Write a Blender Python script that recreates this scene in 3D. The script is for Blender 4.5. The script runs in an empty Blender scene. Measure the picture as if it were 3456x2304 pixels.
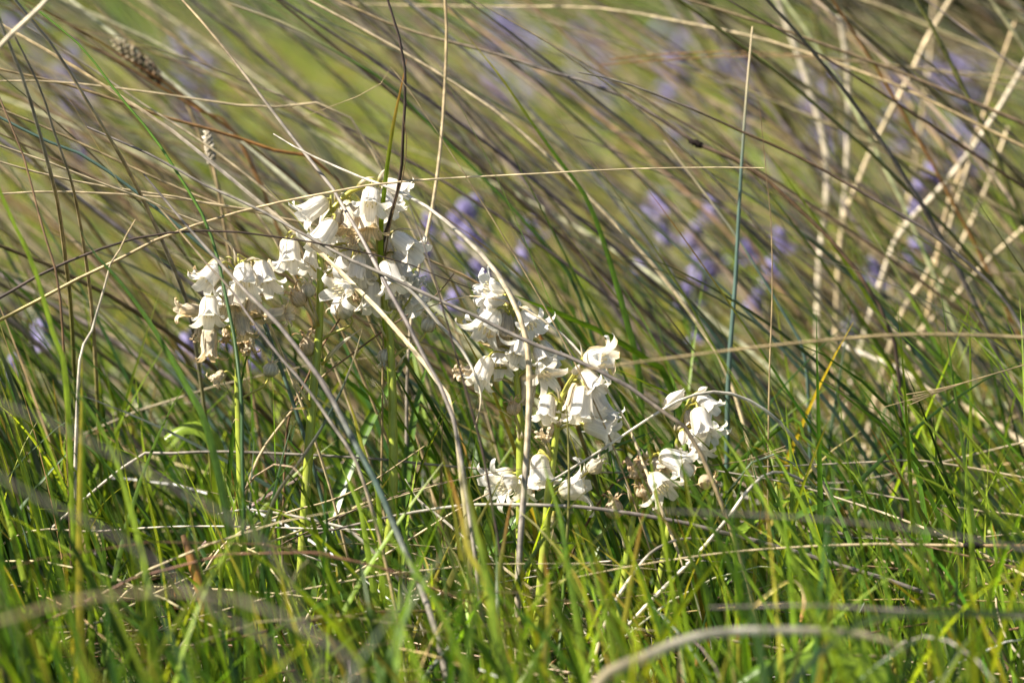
import bpy, math, random
import numpy as np
from mathutils import Vector, Matrix, Quaternion

# ------------------------------------------------------------------ camera, sky, sun, exposure
SC = bpy.context.scene
COL = SC.collection
random.seed(11)
RNG = np.random.default_rng(11)

CAM = Vector((0.0, -2.0, 0.45))
AIM = Vector((0.0, 0.0, 0.185))
FWD = (AIM - CAM).normalized()
FOCUS = (AIM - CAM).length
HALF_W = 0.28 / FOCUS                       # half of the picture width at unit depth
RIGHT = FWD.cross(Vector((0, 0, 1))).normalized()
UP = RIGHT.cross(FWD).normalized()
cam_data = bpy.data.cameras.new('camera')
cam_data.sensor_width = 36.0
cam_data.lens = 18.0 / HALF_W
cam_data.clip_start = 0.05
cam_data.clip_end = 1500.0
cam_data.dof.use_dof = True
cam_data.dof.focus_distance = FOCUS + 0.005
cam_data.dof.aperture_fstop = 5.2
cam_data.dof.aperture_blades = 7
cam = bpy.data.objects.new('camera', cam_data)
cam.location = CAM
cam.rotation_euler = FWD.to_track_quat('-Z', 'Y').to_euler()
COL.objects.link(cam)
SC.camera = cam

SUN_DIR = Vector((-0.68, -0.16, 0.70)).normalized()     # towards the sun: from the left
world = bpy.data.worlds.new('World')
SC.world = world
world.use_nodes = True
wn = world.node_tree
sky = wn.nodes.new('ShaderNodeTexSky')
sky.sky_type = 'NISHITA'
sky.sun_disc = False
sky.sun_elevation = math.asin(SUN_DIR.z)
sky.sun_rotation = math.atan2(SUN_DIR.x, SUN_DIR.y)
bg = wn.nodes['Background']
bg.inputs['Strength'].default_value = 0.05
wn.links.new(sky.outputs[0], bg.inputs['Color'])

sun_data = bpy.data.lights.new('sun', 'SUN')
sun_data.energy = 5.0
sun_data.angle = math.radians(0.5)
sun_data.color = (1.0, 0.91, 0.77)
sun = bpy.data.objects.new('sun', sun_data)
sun.rotation_euler = SUN_DIR.to_track_quat('Z', 'Y').to_euler()
sun.location = (-3, 1, 4)
COL.objects.link(sun)

SC.view_settings.view_transform = 'Standard'
SC.view_settings.look = 'None'
SC.view_settings.gamma = 1.0
SC.view_settings.use_curve_mapping = False
SC.view_settings.exposure = 1.52
SC.cycles.use_denoising = True
SC.cycles.max_bounces = 5
SC.cycles.diffuse_bounces = 3
SC.cycles.transmission_bounces = 5
SC.cycles.debug_use_spatial_splits = True
SC.cycles.transparent_max_bounces = 6

# ------------------------------------------------------------------ photograph coordinates -> directions
# F: the photograph shown 2352 wide; the others are enlargements of it (x0, y0, source pixels per pixel)
CROPS = {'F': (0, 0, 1.46939),
         'Z1': (950, 560, .2551), 'Z2': (560, 820, .2551), 'Z3': (950, 900, .2806), 'Z4': (1500, 880, .2551),
         'Z5': (1750, 1100, .2551), 'Z6': (2050, 1270, .2870), 'Z7': (1600, 1500, .2871), 'Z8': (900, 1250, .3188),
         'A1': (550, 500, .5102), 'A2': (1450, 850, .5741), 'A3': (0, 1300, .6404), 'A4': (1200, 1500, .5128),
         'A5': (2200, 1300, .6402), 'A6': (0, 0, .5740), 'A7': (1200, 0, .5739), 'A8': (2200, 0, .8290)}
def at(crop, x, y, depth):
    x0, y0, s = CROPS[crop]
    sx, sy = x0 + x * s, y0 + y * s
    u = (sx - 1728) / 1728 * HALF_W
    v = -(sy - 1152) / 1728 * HALF_W
    return CAM + (FWD + RIGHT * float(u) + UP * float(v)) * float(depth)
def toF(crop, x, y):
    x0, y0, s = CROPS[crop]
    return (x0 + x * s) / 1.46939, (y0 + y * s) / 1.46939
def head_on_ray(fx, fy, z):                 # the point of that ray which is z metres above the ground
    d = (at('F', fx, fy, 1.0) - CAM)
    return CAM + d * ((z - CAM.z) / d.z)

# ------------------------------------------------------------------ helpers
def tag(o, label=None, cat=None, group=None, kind=None):
    if label: o['label'] = label
    if cat: o['category'] = cat
    if group: o['group'] = group
    if kind: o['kind'] = kind
    return o
def link(name, data, mat=None, parent=None):
    o = bpy.data.objects.new(name, data)
    COL.objects.link(o)
    if mat is not None and data is not None and not data.materials:
        data.materials.append(mat)
    if parent is not None:
        o.parent = parent
    return o
def make_mesh(name, verts, quads, cols=None, st=None, smooth=True):
    verts = np.asarray(verts, dtype=np.float32).reshape(-1, 3)
    quads = np.asarray(quads, dtype=np.int32)
    me = bpy.data.meshes.new(name)
    n, k = quads.shape
    me.vertices.add(len(verts)); me.vertices.foreach_set('co', verts.ravel())
    me.loops.add(n * k); me.loops.foreach_set('vertex_index', quads.ravel())
    me.polygons.add(n); me.polygons.foreach_set('loop_start', np.arange(0, n * k, k, dtype=np.int32))
    if smooth:
        me.polygons.foreach_set('use_smooth', np.ones(n, dtype=bool))
    me.update(calc_edges=True)
    if cols is not None:
        a = me.attributes.new('col', 'FLOAT_COLOR', 'POINT')
        c = np.ones((len(verts), 4), dtype=np.float32); c[:, :3] = np.asarray(cols).reshape(-1, 3)
        a.data.foreach_set('color', c.ravel())
    if st is not None:
        a = me.attributes.new('st', 'FLOAT_VECTOR', 'POINT')
        a.data.foreach_set('vector', np.asarray(st, dtype=np.float32).ravel())
    return me

def norm(a):
    return a / np.maximum(np.linalg.norm(a, axis=-1, keepdims=True), 1e-9)
FLAT = np.array([(-.5, 0), (-.25, -.07), (0, -.12), (.25, -.07), (.5, 0)])
FLAT3 = np.array([(-.5, 0), (0, -.13), (.5, 0)])
ROUND = np.array([(math.cos(a) * .5, math.sin(a) * .5) for a in np.linspace(0, 2 * math.pi, 9)[:-1]])
ROUND5 = np.array([(math.cos(a) * .5, math.sin(a) * .5) for a in np.linspace(0, 2 * math.pi, 6)[:-1]])
def sweep(P, W, prof, closed, ref, roll, C):
    """P (N,K,3) centre lines, W (N,K) widths, prof (M,2) section -> verts, quads, colours, st"""
    P = np.asarray(P, float); N, K, _ = P.shape
    T = norm(np.gradient(P, axis=1))
    S = norm(np.cross(T, ref[:, None, :]))
    Nn = np.cross(S, T)
    ca, sa = np.cos(roll)[..., None], np.sin(roll)[..., None]
    S2 = S * ca + Nn * sa
    N2 = -S * sa + Nn * ca
    M = len(prof)
    V = (P[:, :, None, :] + (W[:, :, None, None]) *
         (S2[:, :, None, :] * prof[None, None, :, 0:1] + N2[:, :, None, :] * prof[None, None, :, 1:2]))
    cc = np.broadcast_to(C[:, :, None, :], (N, K, M, 3))
    seg = np.concatenate([np.zeros((N, 1)), np.cumsum(np.linalg.norm(np.diff(P, axis=1), axis=2), axis=1)], axis=1)
    st = np.empty((N, K, M, 3))
    st[..., 0] = (W[:, :, None] * (np.arange(M) / max(M - 1, 1))[None, None, :])
    st[..., 1] = seg[:, :, None]
    st[..., 2] = RNG.random((N, 1, 1)) * 50
    idx = np.arange(N * K * M).reshape(N, K, M)
    nx = np.roll(idx, -1, axis=2)
    if not closed:
        a, b = idx[:, :-1, :-1], idx[:, :-1, 1:]; c, d = idx[:, 1:, 1:], idx[:, 1:, :-1]
    else:
        a, b = idx[:, :-1, :], nx[:, :-1, :]; c, d = nx[:, 1:, :], idx[:, 1:, :]
    q = np.stack([a.ravel(), b.ravel(), c.ravel(), d.ravel()], axis=1)
    return V.reshape(-1, 3), q, cc.reshape(-1, 3), st.reshape(-1, 3)
def resample(pts, k):
    """Catmull-Rom through the points, evenly spaced, k samples"""
    p = [np.array(q, float) for q in pts]
    if len(p) == 2:
        p = [p[0], (p[0] + p[1]) / 2, p[1]]
    ext = [2 * p[0] - p[1]] + p + [2 * p[-1] - p[-2]]
    out = []
    for i in range(1, len(ext) - 2):
        for t in np.linspace(0, 1, 9)[:-1]:
            a, b, c, d = ext[i - 1], ext[i], ext[i + 1], ext[i + 2]
            out.append(.5 * (2 * b + (c - a) * t + (2 * a - 5 * b + 4 * c - d) * t * t + (3 * b - a - 3 * c + d) * t ** 3))
    out.append(p[-1])
    out = np.array(out)
    s = np.concatenate([[0], np.cumsum(np.linalg.norm(np.diff(out, axis=0), axis=1))])
    u = np.linspace(0, s[-1], k)
    return np.stack([np.interp(u, s, out[:, i]) for i in range(3)], axis=1)

# ------------------------------------------------------------------ materials
def plant_mat(name, trans, rough, spec, streak=0.35, mottle=0.25, tint=(1.0, 1.0, 1.0), streak_scale=(2600, 55), bump=0.0):
    """colour from the 'col' attribute, lengthwise streaks and blotches, part of the light passing through"""
    m = bpy.data.materials.new(name); m.use_nodes = True
    nt = m.node_tree; N = nt.nodes; L = nt.links
    pr = N['Principled BSDF']; out = N['Material Output']
    at_ = N.new('ShaderNodeAttribute'); at_.attribute_name = 'col'
    st_ = N.new('ShaderNodeAttribute'); st_.attribute_name = 'st'
    mp = N.new('ShaderNodeMapping'); mp.inputs['Scale'].default_value = (streak_scale[0], streak_scale[1], 1.0)
    L.new(st_.outputs['Vector'], mp.inputs['Vector'])
    n1 = N.new('ShaderNodeTexNoise'); n1.inputs['Scale'].default_value = 1.0; n1.inputs['Detail'].default_value = 2
    L.new(mp.outputs[0], n1.inputs['Vector'])
    mp2 = N.new('ShaderNodeMapping'); mp2.inputs['Scale'].default_value = (300, 170, 3.0)
    L.new(st_.outputs['Vector'], mp2.inputs['Vector'])
    n2 = N.new('ShaderNodeTexNoise'); n2.inputs['Scale'].default_value = 1.0; n2.inputs['Detail'].default_value = 4
    L.new(mp2.outputs[0], n2.inputs['Vector'])
    r1 = N.new('ShaderNodeMapRange'); r1.inputs[1].default_value = .3; r1.inputs[2].default_value = .7
    r1.inputs[3].default_value = 1 - streak; r1.inputs[4].default_value = 1 + streak * .6
    L.new(n1.outputs[0], r1.inputs[0])
    r2 = N.new('ShaderNodeMapRange'); r2.inputs[1].default_value = .35; r2.inputs[2].default_value = .65
    r2.inputs[3].default_value = 1 - mottle; r2.inputs[4].default_value = 1 + mottle * .5
    L.new(n2.outputs[0], r2.inputs[0])
    mu = N.new('ShaderNodeMath'); mu.operation = 'MULTIPLY'
    L.new(r1.outputs[0], mu.inputs[0]); L.new(r2.outputs[0], mu.inputs[1])
    vs = N.new('ShaderNodeVectorMath'); vs.operation = 'SCALE'
    L.new(at_.outputs['Color'], vs.inputs[0]); L.new(mu.outputs[0], vs.inputs['Scale'])
    L.new(vs.outputs[0], pr.inputs['Base Color'])
    pr.inputs['Roughness'].default_value = rough
    pr.inputs['Specular IOR Level'].default_value = spec
    if bump:
        bp = N.new('ShaderNodeBump'); bp.inputs['Strength'].default_value = bump; bp.inputs['Distance'].default_value = 0.0004
        L.new(n1.outputs[0], bp.inputs['Height']); L.new(bp.outputs[0], pr.inputs['Normal'])
    if trans > 0:
        tr = N.new('ShaderNodeBsdfTranslucent')
        vt = N.new('ShaderNodeVectorMath'); vt.operation = 'MULTIPLY'
        L.new(vs.outputs[0], vt.inputs[0]); vt.inputs[1].default_value = tint
        L.new(vt.outputs[0], tr.inputs['Color'])
        mx = N.new('ShaderNodeMixShader'); mx.inputs[0].default_value = trans
        L.new(pr.outputs[0], mx.inputs[1]); L.new(tr.outputs[0], mx.inputs[2])
        L.new(mx.outputs[0], out.inputs['Surface'])
    return m
M_GRASS = plant_mat('green_grass', .5, .42, .4, tint=(1.55, 1.4, .5))
M_DRY = plant_mat('dry_grass', .18, .5, .35, streak=.4, mottle=.4, tint=(1.1, 1.0, .8))
M_STEM = plant_mat('flower_stem', .12, .38, .5, streak=.18, mottle=.15, tint=(1.3, 1.3, .4))
M_PETAL = plant_mat('petal', .52, .5, .25, streak=.16, mottle=.10, tint=(1.10, 1.03, .89), streak_scale=(1500, 30))
M_WILT = plant_mat('wilted_petal', .42, .6, .2, streak=.35, mottle=.3, tint=(1.05, .92, .70))
M_LEAF = plant_mat('broad_leaf', .35, .33, .5, streak=.25, mottle=.25, tint=(1.4, 1.35, .5), streak_scale=(900, 20))
M_CAPS = plant_mat('seed_head', .05, .8, .2, streak=.5, mottle=.6)

def ground_mat():
    m = bpy.data.materials.new('soil_and_turf'); m.use_nodes = True
    nt = m.node_tree; N = nt.nodes; L = nt.links; pr = N['Principled BSDF']
    geo = N.new('ShaderNodeNewGeometry')
    n1 = N.new('ShaderNodeTexNoise'); n1.inputs['Scale'].default_value = 2.2; n1.inputs['Detail'].default_value = 6
    n2 = N.new('ShaderNodeTexNoise'); n2.inputs['Scale'].default_value = 60; n2.inputs['Detail'].default_value = 5
    L.new(geo.outputs['Position'], n1.inputs['Vector']); L.new(geo.outputs['Position'], n2.inputs['Vector'])
    c1 = N.new('ShaderNodeValToRGB'); c1.color_ramp.elements[0].color = (.045, .07, .012, 1); c1.color_ramp.elements[1].color = (.11, .15, .03, 1)
    c1.color_ramp.elements[0].position = .35; c1.color_ramp.elements[1].position = .65
    c2 = N.new('ShaderNodeValToRGB'); c2.color_ramp.elements[0].color = (.02, .013, .008, 1); c2.color_ramp.elements[1].color = (.10, .07, .04, 1)
    L.new(n1.outputs[0], c1.inputs[0]); L.new(n2.outputs[0], c2.inputs[0])
    mx = N.new('ShaderNodeMix'); mx.data_type = 'RGBA'; mx.inputs[0].default_value = .45
    L.new(c1.outputs[0], mx.inputs[6]); L.new(c2.outputs[0], mx.inputs[7])
    L.new(mx.outputs[2], pr.inputs['Base Color']); pr.inputs['Roughness'].default_value = .95
    bp = N.new('ShaderNodeBump'); bp.inputs['Strength'].default_value = .8; bp.inputs['Distance'].default_value = .01
    L.new(n2.outputs[0], bp.inputs['Height']); L.new(bp.outputs[0], pr.inputs['Normal'])
    return m

# ------------------------------------------------------------------ colours (linear base colours)
K = {'straw': (.66, .54, .34), 'white': (.72, .66, .56), 'tan': (.46, .35, .19), 'grey': (.32, .285, .245), 'mauve': (.21, .18, .165),  # grey and mauve hold the dry stems' shaded sides as colour
     'dark': (.075, .052, .042), 'brown': (.19, .115, .06), 'green': (.09, .185, .018), 'lime': (.23, .34, .03),
     'dgreen': (.035, .085, .018), 'blue': (.085, .14, .115), 'orange': (.48, .22, .06), 'olive': (.22, .21, .06),
     'yellow': (.42, .38, .05), 'stem': (.32, .38, .05), 'cream': (.68, .60, .45)}
def kcol(spec, n):
    """'straw>green' from tip to root, evenly along n samples"""
    ks = [np.array(K[s]) for s in spec.split('>')]
    if len(ks) == 1: ks = ks * 2
    t = np.linspace(0, len(ks) - 1, n)
    i = np.minimum(t.astype(int), len(ks) - 2)
    f = (t - i)[:, None]
    f = f * f * (3 - 2 * f)
    return np.array([ks[j] for j in i]) * (1 - f) + np.array([ks[j + 1] for j in i]) * f

# ------------------------------------------------------------------ ground
gv = [(-300, -60, 0), (300, -60, 0), (300, 500, 0), (-300, 500, 0)]
ground = link('ground', make_mesh('ground', gv, [(0, 1, 2, 3)], smooth=False), ground_mat())
tag(ground, 'mossy soil under the grass', 'ground', kind='structure')

# ------------------------------------------------------------------ grass as stuff
def lean_paths(n, x, y, length, th0, th1, p, az, k):
    """blades leaving the ground at th0 from the horizontal and bending to th1; az = heading (pi = to the left)"""
    s = np.linspace(0, 1, k)[None, :]
    th = th0[:, None] + (th1 - th0)[:, None] * s ** p[:, None]
    ds = (length / (k - 1))[:, None]
    dx = np.cos(th) * ds; dz = np.sin(th) * ds
    r = np.concatenate([np.zeros((n, 1)), np.cumsum(dx[:, 1:], axis=1)], axis=1)
    z = np.concatenate([np.zeros((n, 1)), np.cumsum(dz[:, 1:], axis=1)], axis=1) - .004
    wob = .012 * length[:, None] * np.sin(s * 5 + RNG.random((n, 1)) * 6)
    P = np.stack([x[:, None] + r * np.cos(az)[:, None] + wob * .5, y[:, None] + r * np.sin(az)[:, None] + wob, np.maximum(z, -.004)], axis=2)
    return P
def blade_width(w, k, n, sharp=1.6):
    s = np.linspace(0, 1, k)[None, :]
    return w[:, None] * np.maximum(np.minimum(1, .55 + s * 2.2) * (1 - s ** sharp * .96), .04)
def palette(n, keys, probs, jitter=.25):
    pal = np.array([K[k] for k in keys])
    i = RNG.choice(len(keys), n, p=np.array(probs) / sum(probs))
    c = pal[i] * (1 + jitter * RNG.normal(size=(n, 1))).clip(.45, 1.6)
    return np.clip(c * (1 + .07 * RNG.normal(size=(n, 3))), .004, .8)
def grade(c, tipc, k, start=.6, amount=None):
    n = len(c)
    s = np.linspace(0, 1, k)[None, :, None]
    f = np.clip((s - start) / (1 - start), 0, 1)
    if amount is not None: f = f * amount[:, None, None]
    return c[:, None, :] * (1 - f) + tipc[:, None, :] * f

def stuff(name, label, cat, P, W, C, mat, prof=FLAT3, closed=False, refy=1.0, roll=None):
    n, k, _ = P.shape
    ref = norm(np.stack([.35 * RNG.normal(size=n), np.full(n, refy), .35 * RNG.normal(size=n)], axis=1))
    if roll is None:
        roll = RNG.normal(size=(n, 1)) * .9 + np.linspace(0, 1, k)[None, :] * RNG.normal(size=(n, 1)) * .8
    v, q, c, st = sweep(P, W, prof, closed, ref, roll, C)
    o = link(name, make_mesh(name, v, q, c, st), mat)
    return tag(o, label, cat, kind='stuff')
def U(a, b, n): return RNG.uniform(a, b, n)

# long dry stems of the wind-swept tussocks behind the flowers (roots to the right, tips to the left)
def swept(name, label, n, xr, yr, ln, wmm, keys, probs, mat, th0=(58, 80), th1=(8, 42), k=14, prof=FLAT3, closed=False, azs=.22, az0=math.pi):
    x, y = U(*xr, n), yr[0] + (yr[1] - yr[0]) * RNG.random(n) ** 1.2
    le = U(*ln, n) * (np.where(x < -.33, 1.35, 1.0) if name == 'tussock_grass' else 1.0)  # unseen tussock blades past the left edge lengthened to cast shade
    P = lean_paths(n, x, y, le, np.radians(U(*th0, n)), np.radians(U(*th1, n)), U(.6, 1.3, n), az0 + azs * RNG.normal(size=n), k)
    c = palette(n, keys, probs)
    C = grade(c, palette(n, ['straw', 'tan', 'orange', 'grey'], [2.5, 4, .7, 4]), k, .55, RNG.random(n))
    if mat is M_DRY: C = C * .88
    return stuff(name, label, 'grass', P, blade_width(U(*wmm, n) * .001, k, n, 2.2), C, mat, prof, closed)
swept('dry_grass', 'long wind-swept dry grass stems behind the white flowers', 800, (-.4, 1.6), (.2, 1.25), (.45, 1.0), (1.4, 3.8),
      ['tan', 'straw', 'grey', 'mauve', 'brown', 'orange', 'olive'], [7, 5, 4.5, 1.6, 1.0, .5, 2], M_DRY, th0=(42, 80), th1=(2, 40), prof=ROUND5, closed=True)
swept('green_grass', 'long green and blue-green blades leaning behind the white flowers', 520, (-.3, .7), (.07, .42), (.14, .38), (1.8, 4.0),
      ['green', 'dgreen', 'blue', 'lime', 'olive'], [4, 2.5, 4, 1.6, 2], M_GRASS, th0=(55, 84), th1=(12, 60))
swept('tussock_grass', 'dark green tussock grass, tinted darker for shade, crowding the left of the flowers', 2100, (-.85, -.225), (-.36, .22), (.14, .33), (2.0, 4.6),
      ['green', 'dgreen', 'blue', 'lime', 'olive', 'tan'], [3, 7, 1.5, 1.4, .6, .8], M_GRASS, th0=(62, 88), th1=(40, 75))  # extra dark green puts the lower-left shade into the blade colour

# short upright turf round the stems; the largest blades become single blades further down
nt1, nt2, nt3 = 3000, 2300, 150              # low undergrowth, taller blades, blades towards the camera
n = nt1 + nt2 + nt3
tx = U(-.45, .48, n)
ty = np.concatenate([U(-.36, .5, nt1), U(-.34, .4, nt2), U(-.62, -.32, nt3)])
tl = np.concatenate([U(.03, .08, nt1), U(.07, .17, nt2), U(.11, .20, nt3)])
long_ = U(.10, .24, n)
tl = np.where((np.arange(n) >= nt1) & (np.arange(n) < nt1 + nt2) & (RNG.random(n) < .5) & ((tx < -.16) | (tx > .13) | (ty > .05)), long_, tl)
taz = U(0, 2 * math.pi, n)
taz = np.where(RNG.random(n) < .5, math.pi + .6 * RNG.normal(size=n), taz)
TP = lean_paths(n, tx, ty, tl, np.radians(U(64, 90, n)), np.radians(U(22, 80, n)), U(.8, 1.8, n), taz, 9)
TW = blade_width(np.concatenate([U(1.4, 3.0, nt1), U(2.0, 5.4, nt2), U(2.5, 4.5, nt3)]) * .001, 9, n)
tc = np.concatenate([palette(nt1, ['green', 'dgreen', 'lime', 'brown'], [2.5, 7, .6, 1.2]), palette(nt2 + nt3, ['green', 'lime', 'dgreen', 'yellow', 'olive'], [4, 6.5, 4, .8, .4])])  # undergrowth mostly dark green: deep shade between blades painted in
TC = grade(tc, palette(n, ['orange', 'straw', 'yellow'], [2, 1.5, 2]), 9, .7, (RNG.random(n) < .18) * RNG.random(n))
dist = ty + 2.0
turf_big = (np.abs(tx) < .139 * dist) & (TW.max(axis=1) / dist > .00155) & (ty < .12) & (tl > .08)
big_idx = np.nonzero(turf_big)[0]
big_idx = big_idx[np.argsort(-(TW.max(axis=1) / dist * tl)[big_idx])][:150]
rest = np.ones(n, bool); rest[big_idx] = False
stuff('turf', 'short bright green turf grass at the feet of the flowers', 'grass', TP[rest], TW[rest], TC[rest], M_GRASS)

# dead stalks lying in the turf
n = 650
a = U(0, 6.28, n)
P = lean_paths(n, U(-.5, .55, n), U(-.2, .75, n), U(.08, .35, n), np.radians(U(0, 45, n)), np.radians(U(-30, 14, n)), U(.7, 1.5, n), a, 7)
P[:, :, 2] += U(.004, .055, n)[:, None]
stuff('dead_grass', 'pale dead stalks lying tangled in the turf', 'grass', P, blade_width(U(.8, 2.0, n) * .001, 7, n, 3),
      np.repeat(palette(n, ['straw', 'white', 'tan', 'brown', 'grey'], [3, 1.2, 4, 4, 2])[:, None, :], 7, axis=1), M_DRY, ROUND5, True)

# the meadow beyond
def meadow(name, label, n, y0, y1, hgt, wmm, keys, probs, k=5, lean=(60, 90)):
    y = y0 + (y1 - y0) * RNG.random(n) ** .85
    x = U(-1, 1, n) * (.15 * (y + 2) + .35)
    P = lean_paths(n, x, y, U(*hgt, n), np.radians(U(*lean, n)), np.radians(U(20, 70, n)), U(.8, 1.6, n), U(0, 6.28, n), k)
    c = palette(n, keys, probs)
    return stuff(name, label, 'grass', P, blade_width(U(*wmm, n) * .001, k, n), np.repeat(c[:, None, :], k, axis=1), M_GRASS)
meadow('meadow_grass', 'blurred sunlit meadow grass behind the tussocks', 18000, .5, 6.0, (.05, .14), (3, 6.0), ['green', 'lime', 'olive', 'tan', 'yellow'], [3, 3.6, 4, 1.6, .8])
meadow('far_meadow_grass', 'far green meadow grass at the top of the view', 12000, 6.0, 17.0, (.08, .18), (6, 12), ['green', 'lime', 'olive', 'dgreen'], [5, 1.0, 3, 2.5])

# ------------------------------------------------------------------ single stems and blades
def grow(name, label, cat, crop, pts, depth, wmm, colours, group=None, flat=False, root=True, roll=0.0, mat=None, samples=30, extra=None):
    """pts run from the tip to the root; depth (tip, root) metres from the camera; widths in mm (tip, root)"""
    d = np.interp(np.linspace(0, 1, len(pts)), np.linspace(0, 1, len(depth)), depth)
    w3 = []
    for (x, y), dd in zip(pts, d):
        w3.append(np.array(at(crop, x, y, dd)))
    F = [toF(crop, *p) for p in pts]
    n_in = len(w3)
    fx, fy = F[0]
    if fx < 8 or fx > 2344 or fy < 8:                       # the tip lies outside the picture: carry it on
        t = norm(w3[0] - w3[1])
        w3 = [w3[0] + t * .14 + np.array((0, 0, -.02)), w3[0] + t * .06] + w3
    fx, fy = F[-1]
    if root and (fx < 8 or fx > 2344) and w3[-1][2] > .03:   # the root lies outside the picture: carry the stem on before it bends down
        t = norm(w3[-1] - w3[-2])
        w3.append(w3[-1] + t * .05); w3.append(w3[-2] + t * .11 + np.array((0, 0, -.012)))
    if root:
        e = w3[-1]; t = norm(w3[-1] - w3[-2])
        if e[2] > .006:
            h = e[2]
            hx = t[:2] * min(.35 * h + .01, .12) if t[2] > -.9 else t[:2] * .1 * h
            if t[2] > -.25: hx = t[:2] / max(np.linalg.norm(t[:2]), 1e-6) * min(.9 * h, .16)
            w3.append(np.array((e[0] + hx[0] * .62, e[1] + hx[1] * .62, h * .5)))
            w3.append(np.array((e[0] + hx[0], e[1] + hx[1], -.006)))
        else:
            w3[-1][2] = max(-.006, e[2])
    P = resample(w3, samples)
    P[:, 2] = np.maximum(P[:, 2], -.006)
    base = P[-1].copy()
    s = np.linspace(0, 1, samples)
    W = (wmm[0] + (wmm[1] - wmm[0]) * np.minimum(1, s * 1.8)) * .00102
    if flat:
        W = W * np.clip(.15 + s * 9, 0, 1)
    C = kcol(colours, samples)
    ref = norm(np.array([[.1, 1.0, .15]]))
    rl = np.full((1, samples), roll) + np.linspace(0, 1, samples)[None, :] * random.uniform(-.5, .5)
    v, q, c, st = sweep((P - base)[None], W[None], FLAT if flat else ROUND, not flat, ref, rl, C[None])
    o = link(name, make_mesh(name, v, q, c, st), mat or (M_GRASS if flat else M_DRY))
    o.location = base
    tag(o, label, cat, group)
    return o, P

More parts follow.
